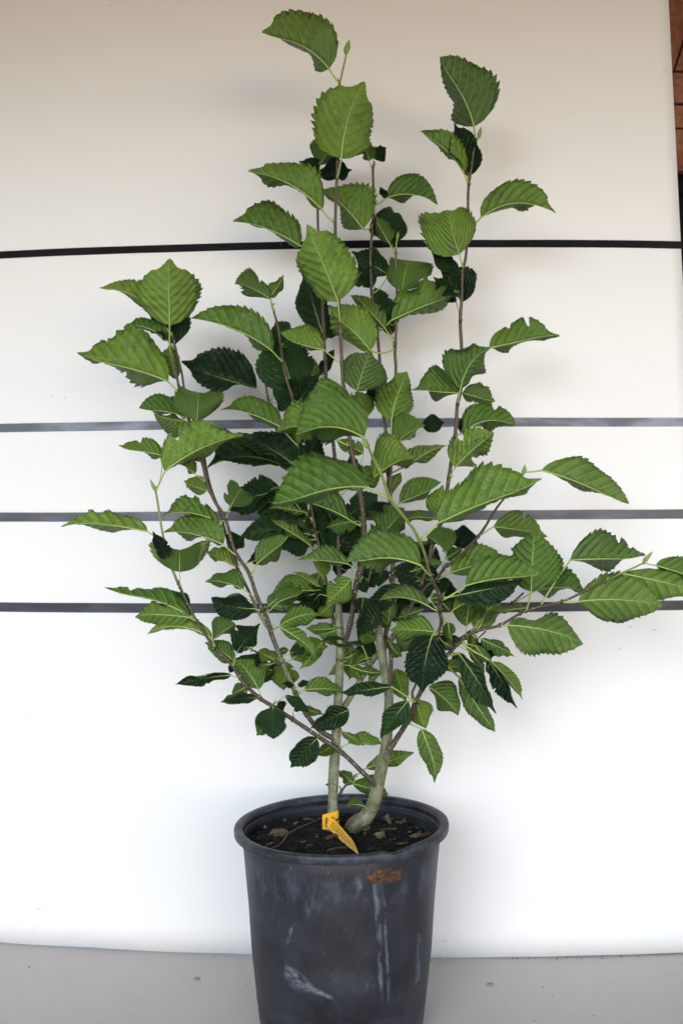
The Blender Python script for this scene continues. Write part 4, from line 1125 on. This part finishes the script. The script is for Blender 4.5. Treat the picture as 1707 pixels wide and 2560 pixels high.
# ------------------------------------------------------------------ yellow tag
def build_tag():
    r0 = empty('plant_tag', P(832, 2062, 0.036))
    tag(r0, 'yellow plastic plant tag looped round the straight trunk with its printed tail hanging down', 'plant tag')
    org = r0.location.copy()
    def strip(name, rows, mat, uv=True, th=0.0003):
        v, f = [], []; n = len(rows); m = len(rows[0])
        for s in (0, 1):
            for rw in rows:
                for q in rw: v.append(q + Vector((0, s * th, -s * th)))
        A = n * m
        for i in range(n - 1):
            for j in range(m - 1):
                a = i * m + j; f.append((a, a + 1, a + m + 1, a + m)); f.append((A + a, A + a + m, A + a + m + 1, A + a + 1))
        me = mesh(name, local(v, org), f)
        ul = me.uv_layers.new(name='UVMap')
        for lp in me.loops:
            k = lp.vertex_index % A; ul.data[lp.index].uv = ((k // m) / (n - 1), (k % m) / (m - 1))
        return link(name, me, r0, [mat])
    # band: free end at the left, flat across the front, then round the trunk
    rc = 14.6 / FPX * (0.042 - CAM_Y)
    def band_pt(px, ptop, pbot, dep, k):
        a, b = zpx('T', px, ptop), zpx('T', px, pbot); return P(a[0], a[1] + (b[1] - a[1]) * k, dep)
    rows = []
    for (x, t0, b0, dep) in ((202, 372, 650, .0300), (260, 352, 655, .0305), (330, 335, 662, .0312), (400, 318, 648, .0322), (460, 300, 620, .0332), (505, 285, 590, .0350), (524, 276, 572, .0385), (520, 262, 565, .0430), (470, 255, 560, .0490), (380, 262, 570, .0500), (310, 280, 590, .0460), (288, 290, 600, .0400)):
        rows.append([band_pt(x, t0, b0, dep, k / 4) for k in range(5)])
    strip('band', rows, M['tagp'])
    rows = []
    for (x, y, w, dep) in ((330, 480, 190, .0285), (395, 560, 215, .0265), (470, 640, 205, .017), (560, 735, 195, .004), (650, 830, 180, -.014), (730, 905, 165, -.030), (800, 985, 120, -.046), (855, 1060, 66, -.059), (908, 1142, 16, -.071)):
        c = zpx('T', x, y); h = w / 7.84 / 2
        ax = Vector((0.50, -0.86))
        rows.append([P(c[0] + ax.x * h * k, c[1] + ax.y * h * k, dep + 0.004 * k * (1 - (x - 330) / 600)) for k in (-1, -.5, 0, .5, 1)])
    strip('tail', rows, M['tag'])
    # slit and printed stripe on the band
    for pts in (((268, 430, 590, .0302), (292, 410, 600, .0304)), ((380, 400, 420, .0315), (445, 430, 485, .0326)), ((452, 466, 500, .0326), (500, 440, 478, .0343), (527, 425, 462, .0372))):
        rows = []
        for q in pts:
            a, b = zpx('T', q[0], q[1]), zpx('T', q[0], q[2]); rows.append([P(a[0], a[1], q[3] - .0009), P(b[0], b[1], q[3] - .0009)])
        strip('slit', rows, M['ink'], th=0.0002)
build_tag()

# a thin dry twig on the soil
tw = Tube(); pts = []
for (X, Y, up) in ((640, 388, .004), (560, 425, .003), (480, 462, .004), (420, 500, .005), (385, 545, .004), (350, 602, .008)):
    px, py = zpx('L', X, Y); x, y = soil_point(px, py); rr = math.hypot(x, y); k = min(1, 0.119 / rr); pts.append(Vector((x * k, y * k, soil_h(x * k, y * k) + up)))
tw.add(pts, [0.0013, 0.0012, 0.0011, 0.001, 0.0009, 0.0007], [.5] * 6, 6)
to = tw.build('twig', None, [M['bark']], pts[2]); to.location = pts[2]
tag(to, 'thin crooked dry twig lying on the soil left of the yellow tag', 'twig')

# ------------------------------------------------------------------ floor screws
def screw(px, py, label, rust):
    D = CAM_Z * FPX / (py - 1280.0); x, y = (px - 853.5) / FPX * D, D + CAM_Y
    r0 = empty('floor_screw', (x, y, 0)); tag(r0, label, 'screw', 'screws in the floor')
    prof = [(0.0050, 0.0003), (0.0048, 0.0012), (0.0036, 0.0020), (0.0018, 0.0022)]
    v, f = [], []; n = 20
    for (r, z) in prof:
        for i in range(n): a = 2 * math.pi * i / n; v.append((r * math.cos(a), r * math.sin(a), z))
    for j in range(3):
        for i in range(n): a, b = j * n + i, j * n + (i + 1) % n; f.append((a, b, b + n, a + n))
    c = len(v)
    for i in range(n): a = 2 * math.pi * i / n; v.append((0.0014 * math.cos(a), 0.0014 * math.sin(a), 0.0006))
    for i in range(n): f.append((3 * n + i, 3 * n + (i + 1) % n, c + (i + 1) % n, c + i))
    link('head', mesh('screw_head', v, f), r0, [M['screw']])
    link('recess', mesh('screw_recess', v[c:], [tuple(range(n))], False), r0, [M['dark']])
px, py = zpx('Z', 452, 2249); screw(px, py, 'round screw head set in the grey floor left of the pot', 0)
px, py = zpx('Z', 1126, 2262); screw(px, py, 'round screw head set in the grey floor right of the pot', 1)

# ------------------------------------------------------------------ grit along the foot of the panel
gv, gf = [], []
rnd = random.Random(11)
for k in range(46):
    x = rnd.choice((rnd.uniform(0.2, 0.5), rnd.uniform(0.24, 0.36), rnd.uniform(-0.6, 0.6)))
    back = rnd.random() < 0.6
    y = wall_y(x) - (rnd.uniform(0.001, 0.008) if back else rnd.uniform(0.01, 0.2))
    r = rnd.uniform(0.0004, 0.0012); b = len(gv)
    for q in ((1, 0, 0), (-1, 0, 0), (0, 1, 0), (0, -1, 0), (0, 0, 1), (0, 0, -1)):
        gv.append((x + q[0] * r * rnd.uniform(.6, 1.8), y + q[1] * r * rnd.uniform(.6, 1.5), r * .6 + q[2] * r * .7))
    for q in ((0, 2, 4), (2, 1, 4), (1, 3, 4), (3, 0, 4), (2, 0, 5), (1, 2, 5), (3, 1, 5), (0, 3, 5)): gf.append(tuple(b + e for e in q))
go = link('floor_grit', mesh('grit', gv, gf, False), None, [M['soil']])
go['kind'] = 'stuff'; go['label'] = 'fine dark grit scattered on the floor along the panel foot'; go['category'] = 'grit'
